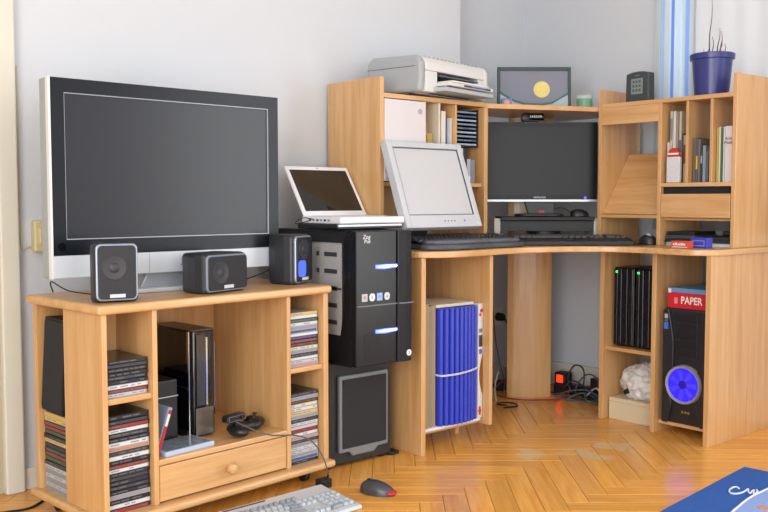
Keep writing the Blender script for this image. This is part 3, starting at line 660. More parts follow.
sm(obj('shell', mouse_bm(.122, .066, .040), mat('mouse_grey', '#3d4047', .3), t), 60)
b = bmesh.new(); ell(b, (.048, 0, .0105), (.0175, .0225, .0075)); sm(obj('red_tail', b, mat('tail_red', '#c21f2c', .25), t), 60)
sm(obj('wheel', L([(.008, -.003), (.008, .003)], (-.03, 0, .037), 'y', 14), black, t))
t = thing('cable_plug', 'small black plug box under the front edge of the television cabinet', 'plug', (1.742, 2.315, 0), .1)
obj('housing', B(-.022, .022, -.015, .02, 0, .030), blackm, t, bev=.004); obj('strain_relief', T([(.0, -.01, .028), (.0, -.02, .045)], .004), blackm, t)

# ------------------------------------------------------------------ printer and left hutch contents
t = thing('printer', 'white and grey inkjet printer on top of the left hutch', 'printer', (2.384, 2.545, 1.3335), math.radians(10))
pwm = mat('printer_white', '#dcdcda', .4); pgm = mat('printer_grey', '#a3a9ae', .4)
PWd, PDp = .475, .270
prof = [(.012, .012), (.005, .06), (.006, .125), (.018, .146), (.035, .152), (PDp-.03, .158), (PDp, .14), (PDp, .012)]
obj('side_cover', Pz(prof, 'x', 0, .035), pgm, t, bev=.012, seg=3); obj('side_cover', Pz(prof, 'x', PWd-.03, PWd), pwm, t, bev=.010, seg=3)
obj('lower_body', B(.0355, PWd-.031, .06, PDp-.005, .012, .10), pwm, t)
obj('seam', B(-.0008, .001, .03, PDp-.003, .108, .110), dark, t)
obj('lid', Pz([(.004, .095), (.006, .125), (.018, .146), (.035, .152), (PDp-.03, .158), (PDp-.005, .14), (PDp-.005, .095)], 'x', .036, PWd-.031), pwm, t, bev=.004)
obj('front_panel', B(.036, .11, .004, .06, .014, .094), pwm, t, bev=.003)
obj('front_panel', B(PWd-.075, PWd-.031, .006, .06, .014, .094), pwm, t, bev=.003)
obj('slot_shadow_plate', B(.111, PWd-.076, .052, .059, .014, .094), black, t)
obj('upper_slot', B(.115, PWd-.09, -.004, .05, .078, .083), mat('slot_grey', '#5a6068', .4), t)
tr = obj('output_tray', B(.105, PWd-.06, -.060, .05, .038, .052), pwm, t, bev=.004)
obj('photo_slot', B(.20, PWd-.085, -.0618, -.059, .041, .048), mat('tray_dark', '#3a3f4c', .4), tr); obj('blue_guide', B(.25, .35, -.0625, -.059, .043, .0475), mat('guide_blue', '#5673d6', .4), tr)
tr2 = obj('paper_tray', B(.085, PWd-.045, -.053, .05, .016, .033), mat('printer_tray_grey', '#b4bcc0', .4), t, bev=.004)
obj('paper_stack', B(.13, PWd-.09, -.055, .04, .054, .060), paper, t)
for k in range(14): obj('button', L([(.0045, .0), (.0045, .004)], (.055+k*.027, .022, .1475), 'z', 10), pgm, t)
for x in (.05, PWd-.06):
    for y in (.08, .25): obj('foot', L([(.012, 0), (.012, .013)], (x, y, 0), 'z', 12), blackm, t)

def book(name, label, cat, x0, x1, y0, y1, z0, z1, col, parent_rot=0, group=None, pages=True, lean=0, spine=None):
    t = thing(name, label, cat, ((x0+x1)/2, (y0+y1)/2, z0), parent_rot, group)
    hx, hy, h = (x1-x0)/2, (y1-y0)/2, z1-z0
    m = mat('cover_'+col.strip('#'), col, .5)
    return t, hx, hy, h, m
def upright_y(label, x0, x1, y0, y1, z0, z1, col, band=None, group=None, cat='book', name='book', lean=0):
    """upright volume whose spine faces -y"""
    t, hx, hy, h, m = book(name, label, cat, x0, x1, y0, y1, z0, z1, col, 0, group)
    b = bmesh.new(); box(b, -hx, hx, -hy, -hy+.002, 0, h); box(b, -hx, -hx+.0012, -hy+.002, hy, 0, h); box(b, hx-.0012, hx, -hy+.002, hy, 0, h)
    c = obj('cover', b, m, t); p = obj('pages', B(-hx+.0012, hx-.0012, -hy+.002, hy-.003, .003, h-.003), paper, t)
    if band:
        k = obj('spine_band', B(-hx+.0004, hx-.0004, -hy-.0008, -hy, h*band[1], h*band[2]), mat('band_'+band[0].strip('#'), band[0], .5), t)
    if lean: t.rotation_euler = (0, lean, 0)
    return t
def upright_x(label, y0, y1, x0, x1, z0, z1, col, band=None, group=None, cat='book', name='book', lean=0):
    """upright volume whose spine faces -x"""
    t, hx, hy, h, m = book(name, label, cat, x0, x1, y0, y1, z0, z1, col, 0, group)
    b = bmesh.new(); box(b, -hx, -hx+.002, -hy, hy, 0, h); box(b, -hx+.002, hx, -hy, -hy+.0012, 0, h); box(b, -hx+.002, hx, hy-.0012, hy, 0, h)
    obj('cover', b, m, t); obj('pages', B(-hx+.002, hx-.003, -hy+.0012, hy-.0012, .003, h-.003), paper, t)
    for bd in (band if isinstance(band, list) else [band] if band else []):
        obj('spine_band', B(-hx-.0008, -hx, -hy+.0004, hy-.0004, h*bd[1], h*bd[2]), mat('band_'+bd[0].strip('#'), bd[0], .5), t)
    if lean: t.rotation_euler = (lean, 0, 0)
    return t
gl = 'books in the left hutch'
upright_y('slim yellow book in the left hutch beside the pale door', 2.472, 2.492, 2.63, 2.80, 1.0, 1.235, '#e2c24a', ('#b98a2c', .7, .8), gl)
upright_y('short tan book in the left hutch next to the yellow book', 2.496, 2.526, 2.63, 2.80, 1.0, 1.195, '#b59a4a', ('#6f78a8', .3, .7), gl)
o = obj('paper_folder', Pz(smooth_pts([(2.556, 2.612), (2.562, 2.66), (2.552, 2.72), (2.556, 2.80)], 5)[0:16] + [Vector((2.575, 2.80)), Vector((2.580, 2.72)), Vector((2.588, 2.65)), Vector((2.580, 2.612))], 'z', 1.0, 1.285), mat('folder_white', '#d9d5c8', .5)); tag(o, 'bulging off white paper folder standing in the left hutch', 'folder')
upright_y('dark violet booklet in the left hutch beside the paper folder', 2.592, 2.604, 2.63, 2.80, 1.0, 1.262, '#4a4a7c', None, gl)
o = obj('plastic_sleeve', Pz([(2.607, 2.612), (2.624, 2.62), (2.624, 2.78), (2.610, 2.79)], 'z', 1.0, 1.26), mat('sleeve_white', '#dcdfe4', .3)); tag(o, 'white plastic sleeve in the left hutch right of the violet booklet', 'sleeve')
# disc rack
rk = thing('disc_rack', 'black slotted disc rack in the right bay of the left hutch', 'rack', (2.71, 2.62, 1.148))
b = bmesh.new(); box(b, -.068, -.064, 0, .15, 0, .155); box(b, .064, .068, 0, .15, 0, .155); box(b, -.068, .068, .148, .152, 0, .155); box(b, -.064, .064, 0, .148, 0, .004)
obj('frame', b, blackm, rk)
for k in range(9):
    o = obj('disc_case', case_mesh(.124, .135, .0095, 0, True), [mat('case_shell_dark', '#222327', .25), mat('rack_spine_%d' % (k % 3), ('#9fb4c6', '#3f5878', '#6f8aa6')[k % 3], .3), TXT[False]])
    o.location = (2.71, 2.622, 1.154+k*.0163); tag(o, 'disc case in the black rack of the left hutch, %s from the top' % ordinal(8-k) if k < 8 else 'topmost disc case in the black rack of the left hutch', 'disc case', 'disc cases in the black rack')
for i, (a, bq, h, col, nm) in enumerate(((2.645, 2.659, .143, '#c9ccd0', 'pale grey'), (2.661, 2.672, .145, '#5a6a7a', 'slate'), (2.674, 2.690, .138, '#8a9096', 'grey'), (2.692, 2.700, .143, '#d8d4c8', 'cream'), (2.702, 2.722, .14, '#2c3038', 'black'), (2.724, 2.744, .10, '#b0b7c2', 'light blue'), (2.746, 2.770, .098, '#7f8794', 'steel grey'))):
    upright_y('%s booklet standing under the black disc rack in the left hutch' % nm, a, bq, 2.63, 2.78, 1.0, 1.0+h, col, ('#e8e8e4', .1, .3) if i % 2 else None, gl, 'booklet', 'booklet')

# ------------------------------------------------------------------ tied bundle in the lower left bay
t = thing('folder_bundle', 'bundle of blue ribbed folders tied with white strap in the left bay', 'folders', (2.255, 2.40, .0745))
card = mat('cardboard_grey', '#8f8270', .7, noise_amt=.08); cardl = mat('cardboard_light', '#cfc8b8', .6)
for k in range(4): obj('cardboard_sheet', B(.0+k*.021, .0175+k*.021, .0+.004*k, .22, .004, .468+.006*math.sin(k*2)), card if k % 2 == 0 else mat('cardboard_tan', '#a08a68', .7), t, bev=.001)
for k in range(9):
    x = .0965+k*.0226
    yc = -.010-.018*math.sin(k/8*PI)
    sm(obj('blue_rib', Pz([(x+.0104*math.cos(a*2*PI/12)*.98, yc+.022+.022*math.sin(a*2*PI/12)) for a in range(12)], 'z', .012, .452), mat('rib_blue', '#2a3bb8', .38), t), 60)
obj('core_block', B(.085, .285, .024, .20, .004, .452), mat('rib_core', '#141c5a', .6), t)  # core coloured darker navy to put shade between the ribs
obj('top_plate', B(.084, .285, .012, .20, .454, .466), cardl, t, bev=.002)
obj('bottom_plate', B(.0, .312, -.004, .20, .0, .011), white, t, bev=.003)
tb = smooth_pts([(.082, .012, .205), (.094, -.014, .203), (.175, -.034, .207), (.27, -.018, .212), (.290, .005, .214)], 5)
obj('strap', T(tb, .004, 6), mat('strap_white', '#c9cbd2', .5), t)
cd = obj('end_card', B(.292, .3165, -.006, .19, .012, .458), mat('end_card_white', '#d4d2d0', .45), t, bev=.001)
for z_, r_ in ((.43, .008), (.415, .006), (.04, .009), (.052, .006), (.028, .006)): obj('red_mark', L([(r_, -.007), (r_, -.006)], (.305+(.004 if z_ > .42 else -.003), 0, z_), 'y', 12), mat('mark_red', '#c23a34', .5), cd)
obj('print_block', B(.295, .314, -.007, -.006, .29, .335), dark, cd); obj('print_block', B(.297, .312, -.007, -.006, .262, .28), mat('print_blue', '#4a66b8', .5), cd); obj('print_block', B(.296, .313, -.007, -.006, .345, .36), grey, cd)
obj('brown_arc', Pz([(.316, .10)] + [(.316-.018*math.sin(a*PI/10), .10+.16*a/10) for a in range(11)], 'y', -.0072, -.006), mat('arc_brown', '#8a4f2a', .5), cd)

# ------------------------------------------------------------------ black monitor in the corner
RZ = math.radians(-40.8)
def dg(d, l, z): return (d*math.sin(-RZ)+l*math.cos(RZ), d*math.cos(RZ)+l*math.sin(RZ), z)
t = thing('monitor_riser', 'dark monitor riser shelf with pale legs under the black monitor', 'monitor stand', dg(3.98, .715, DT), RZ)
obj('shelf_plate', B(-.205, .205, -.02, .20, .096, .112), mat('riser_black', '#1f2022', .6), t, bev=.003)
obj('side_leg', B(-.232, -.205, -.0, .18, 0, .105), mat('leg_pale', '#c5c4bc', .5), t, bev=.002); obj('side_leg', B(.205, .228, 0, .18, 0, .105), mat('leg_pale', '#c5c4bc', .5), t, bev=.002)
obj('lower_shelf', B(-.205, .205, .01, .18, .05, .094), mat('riser_dark', '#242628', .5), t)
sm(obj('hub', L([(.0, .0), (.075, 0), (.075, .048), (.0, .048)][1:3], (0, .08, 0), 'z', 24), black, t))
t = thing('black_monitor', 'wide black monitor with thin silver lower edge on the riser', 'monitor', dg(4.04, .700, DT+.1125), RZ)
zb, zt_ = .066, .418
obj('housing', Pz(rrect(-.262, .246, zb, zt_, .008), 'y', 0, .045), mat('monitor_rim', '#7f8a8a', .4, metal=.2), t, bev=.003)
obj('bezel', frame(bmesh.new(), -.259, .2425, zb+.010, zt_-.003, .018, -.005, .001), mat('monitor_bezel', '#121517', .35, spec=.3), t)
obj('silver_strip', B(-.262, .246, -.004, .002, zb, zb+.009), mat('bright_silver', '#d5d9de', .3, metal=.3), t)
obj('screen', B(-.241, .2245, -.002, .0, zb+.028, zt_-.021), mat('monitor_screen', '#1e2122', .35, spec=.3), t)
obj('power_button', L([(.006, -.006), (.006, -.0045)], (.192, 0, zb+.017), 'y', 12), mat('power_led', '#5a52e0', .3, emit='#4a40ff', es=1.5), t)
text('brand_lettering', 'SAMSUNG', .011, silver, t, (-.01, -.0055, zb+.0185), FRONT, .0003, 1.1)
obj('stand_neck', Pz([(-.055, .01), (.06, .01), (.06, zb), (-.075, zb)], 'y', .015, .035), black, t, bev=.003)
obj('stand_foot', Pz(rrect(-.11, .10, -.035, .11, .04, 6), 'z', 0, .012), black, t, bev=.004)
obj('red_tag', Pz(rrect(-.012, .016, .014, .026, .004), 'y', .0135, .0148), mat('tag_red', '#a8343a', .5), t)
t = thing('webcam', 'small black webcam clipped on the top edge of the black monitor', 'webcam', dg(4.04, .655, DT+.1125+zt_+.001), RZ)
sm(obj('barrel', L([(.013, -.036), (.017, -.032), (.017, .034), (.013, .038)], (.012, 0, .020), 'x', 18), gloss, t)); sm(obj('lens_head', L([(.010, -.03), (.019, -.026), (.019, .012), (.012, .018)], (-.032, 0, .017), 'y', 18), black, t)); obj('clip', B(-.02, .03, -.008, .022, 0, .006), black, t, bev=.002)
obj('clip_tab', B(-.036, -.028, -.014, -.008, -.014, .006), black, t)
for k in range(6): obj('grille_line', B(-.012+k*.009, -.008+k*.009, -.0175, -.0165, .016, .026), silver, t)
t = thing('riser_mouse', 'black mouse resting on the riser right of the monitor foot', 'mouse', dg(4.02, .865, DT+.1125), RZ)
sm(obj('shell', mouse_bm(.085, .058, .032), black, t), 60); obj('wheel', L([(.006, -.003), (.006, .003)], (-.025, 0, .030), 'y', 12), grey, t)
tag(obj('mouse_cable', T(smooth_pts([dg(4.02, .825, DT+.13), dg(4.03, .80, DT+.148), dg(4.05, .77, DT+.15), dg(4.10, .745, DT+.135)], 6), .0018, 6), blackm), 'thin black cable arching between the riser mouse and monitor foot', 'cable')
t = thing('cable_holder', 'small black cable end sticking up beside the left riser leg', 'cable holder', dg(3.90, .50, DT), RZ)
obj('arm', T([(-.01, 0, .006), (.01, 0, .030), (.018, 0, .042)], .003), black, t); obj('foot', L([(.012, 0), (.010, .008)], (-.01, 0, 0), 'z', 12), black, t)

# objects on the corner shelf
zs = 1.3325
t = thing('picture_frame', 'dark teal framed moonlit landscape picture leaning on the corner shelf', 'picture', dg(4.06, .665, zs), RZ)
fm = obj('frame', frame(bmesh.new(), -.163, .163, 0, .185, .013, -.009, .009, .008, .016), mat('frame_teal', '#33474c', .5), t, bev=.002); fm.rotation_euler = (-.06, 0, 0); fm.location = (0, 0, .0008)
obj('picture', B(-.151, .151, -.003, .004, .007, .170), mat('picture_sky', '#7b8090', .6, noise_amt=.06, noise_scale=8), fm)
obj('moon', L([(.036, -.0042), (.036, -.003)], (.034, 0, .086), 'y', 28), mat('moon_yellow', '#dfcf7a', .5, noise_amt=.12, noise_scale=60), fm)
hill = [(-.15, .008), (.15, .008), (.15, .075), (.12, .055), (.08, .032), (.03, .024), (-.04, .026), (-.09, .042), (-.13, .066), (-.15, .080)]
obj('shore', Pz([(x*1.0, z) for x, z in hill], 'y', -.0036, -.003), mat('picture_shore', '#3d6a5e', .6, noise_amt=.2, noise_scale=30), fm)
hill2 = [(-.15, .008), (.15, .008), (.15, .062), (.12, .046), (.08, .022), (.03, .014), (-.04, .016), (-.09, .032), (-.13, .054), (-.15, .066)]
obj('lake', Pz(hill2, 'y', -.0041, -.0036), mat('picture_lake', '#a8b6bf', .6), fm)
t = thing('candle_jar', 'clear glass jar with green wax right of the picture frame', 'candle', dg(4.02, .880, zs))
sm(obj('wax', L([(.033, .003), (.033, .040)], (0, 0, 0), 'z', 24), mat('wax_green', '#1f8a5e', .4), t)); sm(obj('glass', L([(.035, 0), (.036, .056), (.0337, .056), (.0335, .0405)], (0, 0, 0), 'z', 24), mat('jar_glass', '#dfeee8', .1, alpha=.18), t))
t = thing('toy_box', 'tiny colourful printed box between printer and picture frame', 'box', dg(3.95, .528, zs), RZ)
obj('carton', B(-.022, .022, -.02, .02, 0, .034), mat('box_blue', '#6a74c4', .5, noise_amt=.3, noise_scale=60), t, bev=.002); obj('printed_spot', L([(.012, -.0206), (.012, -.02)], (0, 0, .017), 'y', 14), mat('spot_orange', '#d2a24a', .5, noise_amt=.3, noise_scale=90), t)

# ------------------------------------------------------------------ right hutch contents
zt1 = 1.3425
t = thing('weather_clock', 'dark digital weather clock with grey display on the right hutch', 'clock', (3.335, 2.215, zt1), -PI/2-.10)
sm(obj('case', Pz([(-.060, 0), (.060, 0), (.058, .118), (.03, .124), (0, .126), (-.03, .124), (-.058, .118)], 'y', -.02, .02), mat('clock_dark', '#3b4246', .45), t, bev=.004), 30)
obj('display', B(-.030, .030, -.0215, -.02, .032, .096), mat('clock_lcd', '#7f8a88', .3), t)
for k in range(9): obj('display_segment', B(-.022+(k % 3)*.016, -.022+(k % 3)*.016+.010, -.0219, -.0215, .042+(k//3)*.018, .042+(k//3)*.018+.010), mat('lcd_ink', '#4a5352', .4), t)
obj('logo_bar', B(-.012, .012, -.0212, -.02, .107, .111), grey, t)
t = thing('flower_pot', 'blue violet flower pot with dry twigs on the right hutch', 'flower pot', (3.425, 1.940, zt1))
sm(obj('pot', L([(.060, 0), (.066, .004), (.078, .150), (.086, .152), (.088, .172), (.083, .175), (.080, .165), (.077, .155)], (0, 0, 0), 'z', 36), mat('pot_blue', '#33397c', .3), t), 35)
sm(obj('soil', L([(.02, .150), (.077, .156)], (0, 0, 0), 'z', 24), mat('soil', '#3a2c22', .9, bump=.5, noise_scale=120), t))
tm = mat('twig_brown', '#6a4a44', .7)
for x, y, h, lx in ((.0, .012, .40, .01), (.006, -.02, .28, .012), (-.01, -.045, .26, -.004), (.01, .028, .22, .01), (0, -.03, .23, .02), (.012, .0, .245, -.015), (-.008, .04, .20, .01), (.004, -.055, .21, -.01)):
    pts = [(x, y, .15), (x+lx*.3, y+.004, .15+(h-.15)*.4), (x+lx*.6, y-.003, .15+(h-.15)*.7), (x+lx, y, h)]
    obj('twig', T(smooth_pts(pts, 3), [.003-.0022*i/9 for i in range(10)], 6), tm, t)
gr = 'magazines in the right hutch bays'
zr = 1.0005
for y0, y1, dp_, h, col, band, lab, ln in (
    (2.064, 2.074, .0, .165, '#cfc9be', None, 'thin cream magazine at the far left of the left bay', 0),
    (2.052, 2.062, .0, .29, '#b9b4ac', ('#7a8494', .6, .9), 'tall grey magazine second in the left bay', 0),
    (2.040, 2.050, .004, .29, '#d8d3c6', ('#a04a3c', .1, .2), 'tall off white magazine in the left bay beside the grey one', 0),
    (2.028, 2.038, .004, .28, '#8f8a80', None, 'taupe magazine in the middle of the left bay', 0),
    (2.016, 2.026, .008, .288, '#c2b79c', ('#54657a', .3, .6), 'beige magazine right of the taupe magazine in the left bay', 0),
    (2.004, 2.014, .008, .20, '#5a4a40', None, 'brown booklet in the left bay', 0),
    (1.980, 2.000, .0, .19, '#ab9c86', ('#6f3a34', .4, .8), 'tan catalogue at the right of the left bay', 0)):
    upright_x(lab, y0-.003, y1-.003, XF+.03+dp_, XF+.24, zr, zr+h, col, band, gr, 'magazine', 'magazine')
o = thing('red_cap_bottle', 'small white pack with a red top before the left bay magazines', 'pack', (XF+.018, 2.030, zr))
sm(obj('pack', B(-.012, .008, -.030, .030, 0, .105), mat('pack_white', '#cfd0d2', .5, noise_amt=.15, noise_scale=60), o, bev=.004)); obj('red_top', Pz([(-.027, .105), (.027, .105), (.022, .128), (.008, .140), (-.008, .140), (-.022, .128)], 'x', -.011, .007), mat('cap_red', '#c0322c', .4), o, bev=.003); obj('white_band', B(-.0125, .0085, -.024, .024, .113, .120), white, o)
for y0, y1, h, col, band, lab in (
    (1.944, 1.953, .178, '#6a6258', None, 'grey brown booklet at the left of the middle bay'),
    (1.934, 1.942, .176, '#4a5a70', ('#c9b24a', .3, .6), 'slate blue booklet with yellow band in the middle bay'),
    (1.924, 1.932, .172, '#7a6a50', None, 'olive brown booklet in the middle bay'),
    (1.914, 1.922, .150, '#30384a', ('#8a9ab0', .5, .7), 'navy booklet in the middle bay'),
    (1.900, 1.912, .146, '#8a94a0', None, 'steel grey booklet right of the navy one in the middle bay'),
    (1.888, 1.898, .120, '#5a6470', None, 'short slate booklet in the middle bay'),
    (1.875, 1.884, .27, '#7a5f45', ('#a08458', .2, .5), 'tall brown folder against the right divider of the middle bay')):
    upright_x(lab, y0, y1, XF+.03, XF+.22, zr, zr+h, col, band, gr, 'booklet', 'booklet')
for y0, y1, h, col, band, lab in (
    (1.846, 1.853, .212, '#b9a85a', None, 'thin olive yellow magazine at the left of the right bay'),
    (1.838, 1.844, .215, '#d5d0b8', None, 'thin cream magazine in the right bay beside the olive one'),
    (1.828, 1.836, .212, '#4a6a4a', None, 'green spined magazine in the right bay'),
    (1.820, 1.826, .214, '#c9ccd0', None, 'pale grey magazine right of the green one in the right bay'),
    (1.779, 1.788, .13, '#c2b8b4', None, 'short pale booklet at the right end of the right bay')):
    upright_x(lab, y0, y1, XF+.03, XF+.22, zr, zr+h, col, band, gr, 'magazine', 'magazine')
t = upright_x('wide white file with dark lettering in the right bay', 1.790, 1.818, XF+.03, XF+.24, zr, zr+.216, '#d9d0d0', None, gr, 'file', 'file')
text('lettering', 'Aide\nMatik', .016, dark, t, (-.1062, 0, .16), (PI/2, 0, -PI/2), .0002)
# things in the open slot under the drawer
sl = 'dark flat cases under the right hutch drawer'
zq = DT+.0005
for k, (c, w_, lab) in enumerate((('#b9bac0', .13, 'pale grey flat case at the bottom of the stack under the drawer'), ('#26282c', .14, 'black flat case second from bottom under the drawer'), ('#4a5058', .135, 'dark grey flat case third from bottom under the drawer'), ('#1f2124', .125, 'black flat case on top of the stack under the drawer'))):
    t = thing('flat_case', lab, 'case', (XF+.03, 2.005, zq+k*.0145), .04*(k % 2), sl)
    obj('shell', B(0, .18, -w_/2, w_/2, 0, .0065), mat('case_'+c.strip('#'), c, .35), t, bev=.002); obj('lid', B(.002, .18, -w_/2+.002, w_/2-.002, .0068, .0135), mat('case_'+c.strip('#'), c, .35), t, bev=.002)
for k, (c, lab) in enumerate((('#c9cbd2', 'white booklet under the drawer at the right'), ('#2b2f36', 'black notebook under the drawer at the right'), ('#23262b', 'black wallet lying on the notebook under the drawer'))):
    t = thing('notebook', lab, 'notebook', (XF+.04, 1.856, zq+k*.0135), -.03*k, 'notebooks under the drawer')
    obj('cover', B(0, .17, -.072+.006*k, .072-.006*k, 0, .002), mat('nb_'+c.strip('#'), c, .5), t); obj('pages', B(.003, .168, -.068+.006*k, .068-.006*k, .002, .0108), paper if k < 1 else dark, t); obj('cover', B(0, .17, -.072+.006*k, .072-.006*k, .0108, .0130), mat('nb_'+c.strip('#'), c, .5), t)
t = thing('red_box', 'small red carton with white print at the worktop edge', 'box', (3.155, 1.895, DT+.0005), -PI/2-.05)
obj('carton', B(-.036, .036, -.02, .02, 0, .028), mat('carton_red', '#cf4a32', .45), t, bev=.0015); 
for k, (a, c) in enumerate(((-.028, .006), (-.018, .009), (-.006, .008), (.005, .010), (.018, .008))): obj('printed_block', B(a, a+c, -.0206, -.02, .011, .021 if k % 2 else .019), white, t)
obj('stripe', B(-.033, .033, -.0206, -.02, .003, .006), white, t)
t = thing('blue_box', 'small blue carton beside the red one on the worktop', 'box', (3.215, 1.850, DT+.0005), -PI/2-.1)
obj('carton', B(-.036, .036, -.02, .02, 0, .040), mat('carton_blue', '#3a42b0', .45), t, bev=.0015); obj('printed_ring', frame(bmesh.new(), -.028, .028, .008, .030, .003, -.0206, -.02), mat('ring_pale', '#8a94e0', .5), t)
t = thing('desk_mouse', 'silver and black mouse on the right wing of the worktop', 'mouse', (3.325, 2.160, DT+.0006), RZ+PI/2)
sm(obj('shell', mouse_bm(.115, .070, .040), mat('mouse_dark', '#2c2f33', .35), t), 60); b = mouse_bm(.100, .044, .046); sm(obj('top_cover', b, mat('mouse_silver', '#b9c0bf', .3, metal=.2), t), 60)
tag(obj('mouse_mat', Pz(rrect(3.19, 3.42, 2.105, 2.24, .02), 'z', DT+.0001, DT+.0004), dark), 'thin dark grey mat under the silver mouse', 'mat')
t = thing('pocket_disk', 'small black storage box behind the right hutch slot', 'box', (3.42, 1.845, zq+.042), .2)
obj('shell', B(0, .09, -.03, .03, 0, .018), black, t, bev=.004); obj('label_patch', B(.02, .06, -.015, .015, .018, .0184), grey, t)

# ------------------------------------------------------------------ lower right bays
for yc, lab in ((2.222, 'black storage server with green light, left one in the bay'), (2.116, 'black storage server with green light, right one in the bay')):
    t = thing('storage_server', lab, 'server', (3.255, yc, .3125), .06, 'storage servers in the lower right bay')
    obj('case', B(0, .19, -.047, .047, .004, .335), mat('server_black', '#121317', .3), t, bev=.005)
    for k, (a, c) in enumerate(((-.044, -.022), (-.019, .006), (.009, .024), (.027, .044))): obj('front_rib', B(-.008, 0, a, c, .008, .33), mat('server_front', '#16181d', .18), t, bev=.003)
    obj('blue_rib', B(-.0092, -.007, .0065, .0085, .02, .31), mat('server_edge', '#3a4a66', .3), t)
    obj('green_light', B(-.0092, -.0078, .028, .036, .312, .320), mat('led_green', '#40e060', .3, emit='#30ff60', es=2.5), t); obj('foot', B(.01, .18, -.04, .04, 0, .004), blackm, t)
t = thing('cream_box', 'shallow cream cardboard box on the floor in the right bay', 'box', (3.235, 2.158, 0), .0)
obj('body', B(.0, .20, -.118, .118, 0, .092), mat('cream_card', '#d6c9a8', .6), t, bev=.002); obj('lid_seam', B(-.0006, .0, -.118, .118, .075, .0765), mat('seam_brown', '#a9987a', .6), t)
b = bmesh.new(); bmesh.ops.create_icosphere(b, subdivisions=5, radius=1)
for v in b.verts:
    n = v.co.normalized(); q = noise.fractal(n*1.7, .8, 2.1, 4)*.10 - abs(noise.noise(n*3.1+Vector((3, 1, 7))))*.30 - abs(noise.noise(n*7))*.14 + .16
    r = 1+q-.08; z = n.z*r
    v.co = (n.x*r*.088, n.y*r*.108, max(z*.088, -.062))
t = thing('plastic_bag', 'crumpled white plastic bag on the cream box', 'bag', (3.335, 2.160, .0925+.062))
sm(obj('bag', b, mat('bag_white', '#d9d9d6', .35, alpha=1), t), 180)
for y_, z_, s_ in ((.035, -.030, 1),): obj('black_print', Pz([(y_-.012*s_, z_-.004), (y_+.010*s_, z_-.014*s_), (y_+.014*s_, z_+.004), (y_, z_+.014*s_)], 'x', -.0945, -.070), blackm, t)
t = thing('gaming_computer', 'black gaming computer tower with glowing blue round fan in the bay', 'computer', (3.185, 1.890, .0505), 0)
gb = mat('tower_black', '#191a1d', .4)
obj('case', B(.02, .42-.115, -.094, .094, 0, .455), gb, t, bev=.004)
obj('front_panel', B(0, .02, -.094, .094, 0, .455), mat('tower_front_black', '#222327', .35), t, bev=.006)
obj('front_wing', Pz([(.094, 0), (.094, .45), (.070, .452), (.058, .40), (.046, .33), (.046, .23), (.062, .12), (.05, .08), (.07, .0)], 'x', -.012, .001), mat('tower_wing', '#26282c', .3), t, bev=.003)
obj('front_wing', Pz([(-.094, 0), (-.094, .45), (-.075, .452), (-.06, .40), (-.056, .33), (-.056, .23), (-.062, .12), (-.05, .08), (-.07, .0)], 'x', -.010, .001), mat('tower_wing', '#26282c', .3), t, bev=.003)
for k in range(5): obj('drive_bay', B(-.003, .0005, -.05, .042, .27+k*.034, .30+k*.034), gb, t, bev=.002)
sm(obj('fan_ring', L([(.062, -.006), (.066, -.018), (.074, -.020), (.078, -.012), (.078, .0)], (0, 0, .160), 'x', 40), mat('ring_silver', '#a9abb4', .3, metal=.4), t), 40)
f = obj('fan_glow', L([(.0645, -.0145), (.0645, -.0135)], (0, 0, .160), 'x', 40), mat('fan_blue', '#2a25e0', .3, emit='#2014e0', es=1.5), t)
for k in range(7):
    a = k*2*PI/7; obj('fan_blade', Pz([(.018*math.cos(a), .16+.018*math.sin(a)), (.060*math.cos(a+.25), .16+.060*math.sin(a+.25)), (.056*math.cos(a+.62), .16+.056*math.sin(a+.62)), (.018*math.cos(a+.7), .16+.018*math.sin(a+.7))], 'x', -.0165, -.0146), mat('blade_blue', '#3a34f0', .15, emit='#2c22f4', es=1.6), f)
obj('fan_hub', L([(.018, -.0145), (.018, -.018), (.01, -.019)], (0, 0, .160), 'x', 20), mat('hub_blue', '#1c1a5c', .3, emit='#1a14a0', es=.6), f)
obj('badge', B(-.0135, -.011, .072, .086, .415, .432), silver, t); obj('badge', B(-.0135, -.011, .070, .088, .372, .400), mat('badge_blue', '#3f6fd0', .4), t); obj('badge', B(-.0135, -.011, .074, .084, .403, .411), grey, t)
for y_ in (-.018, -.006, .008): obj('front_port', B(-.0022, 0, y_-.004, y_+.004, .045, .054), mat('port_gold', '#b9a05a', .3, metal=.7), t)
t = thing('paper_box', 'red and blue carton of printer paper on the gaming computer', 'box', (3.19, 1.886, .5062), 0)
obj('carton', B(0, .30, -.088, .088, 0, .062), mat('carton_red_paper', '#c5202a', .45), t, bev=.0015); obj('lid', B(-.001, .30, -.089, .089, .062, .080), mat('carton_blue_paper', '#5f8fc0', .45), t, bev=.0015)
text('lettering', 'PAPER', .040, white, t, (-.0006, -.014, .032), (PI/2, 0, -PI/2),   .0003, .82, bold=.02); obj('logo_lines', B(-.0008, 0, .046, .060, .018, .042), mat('logo_pink', '#d98a8a', .5), t); obj('logo_patch', B(-.0018, -.001, .074, .086, .060, .076), white, t)
t = thing('adapter', 'small dark power adapter lying on the paper carton', 'adapter', (3.44, 1.815, .5868), 0)
obj('body', B(-.03, .03, -.02, .02, 0, .035), dark, t, bev=.004); obj('prong', B(.03, .045, -.006, .006, .012, .018), silver, t)

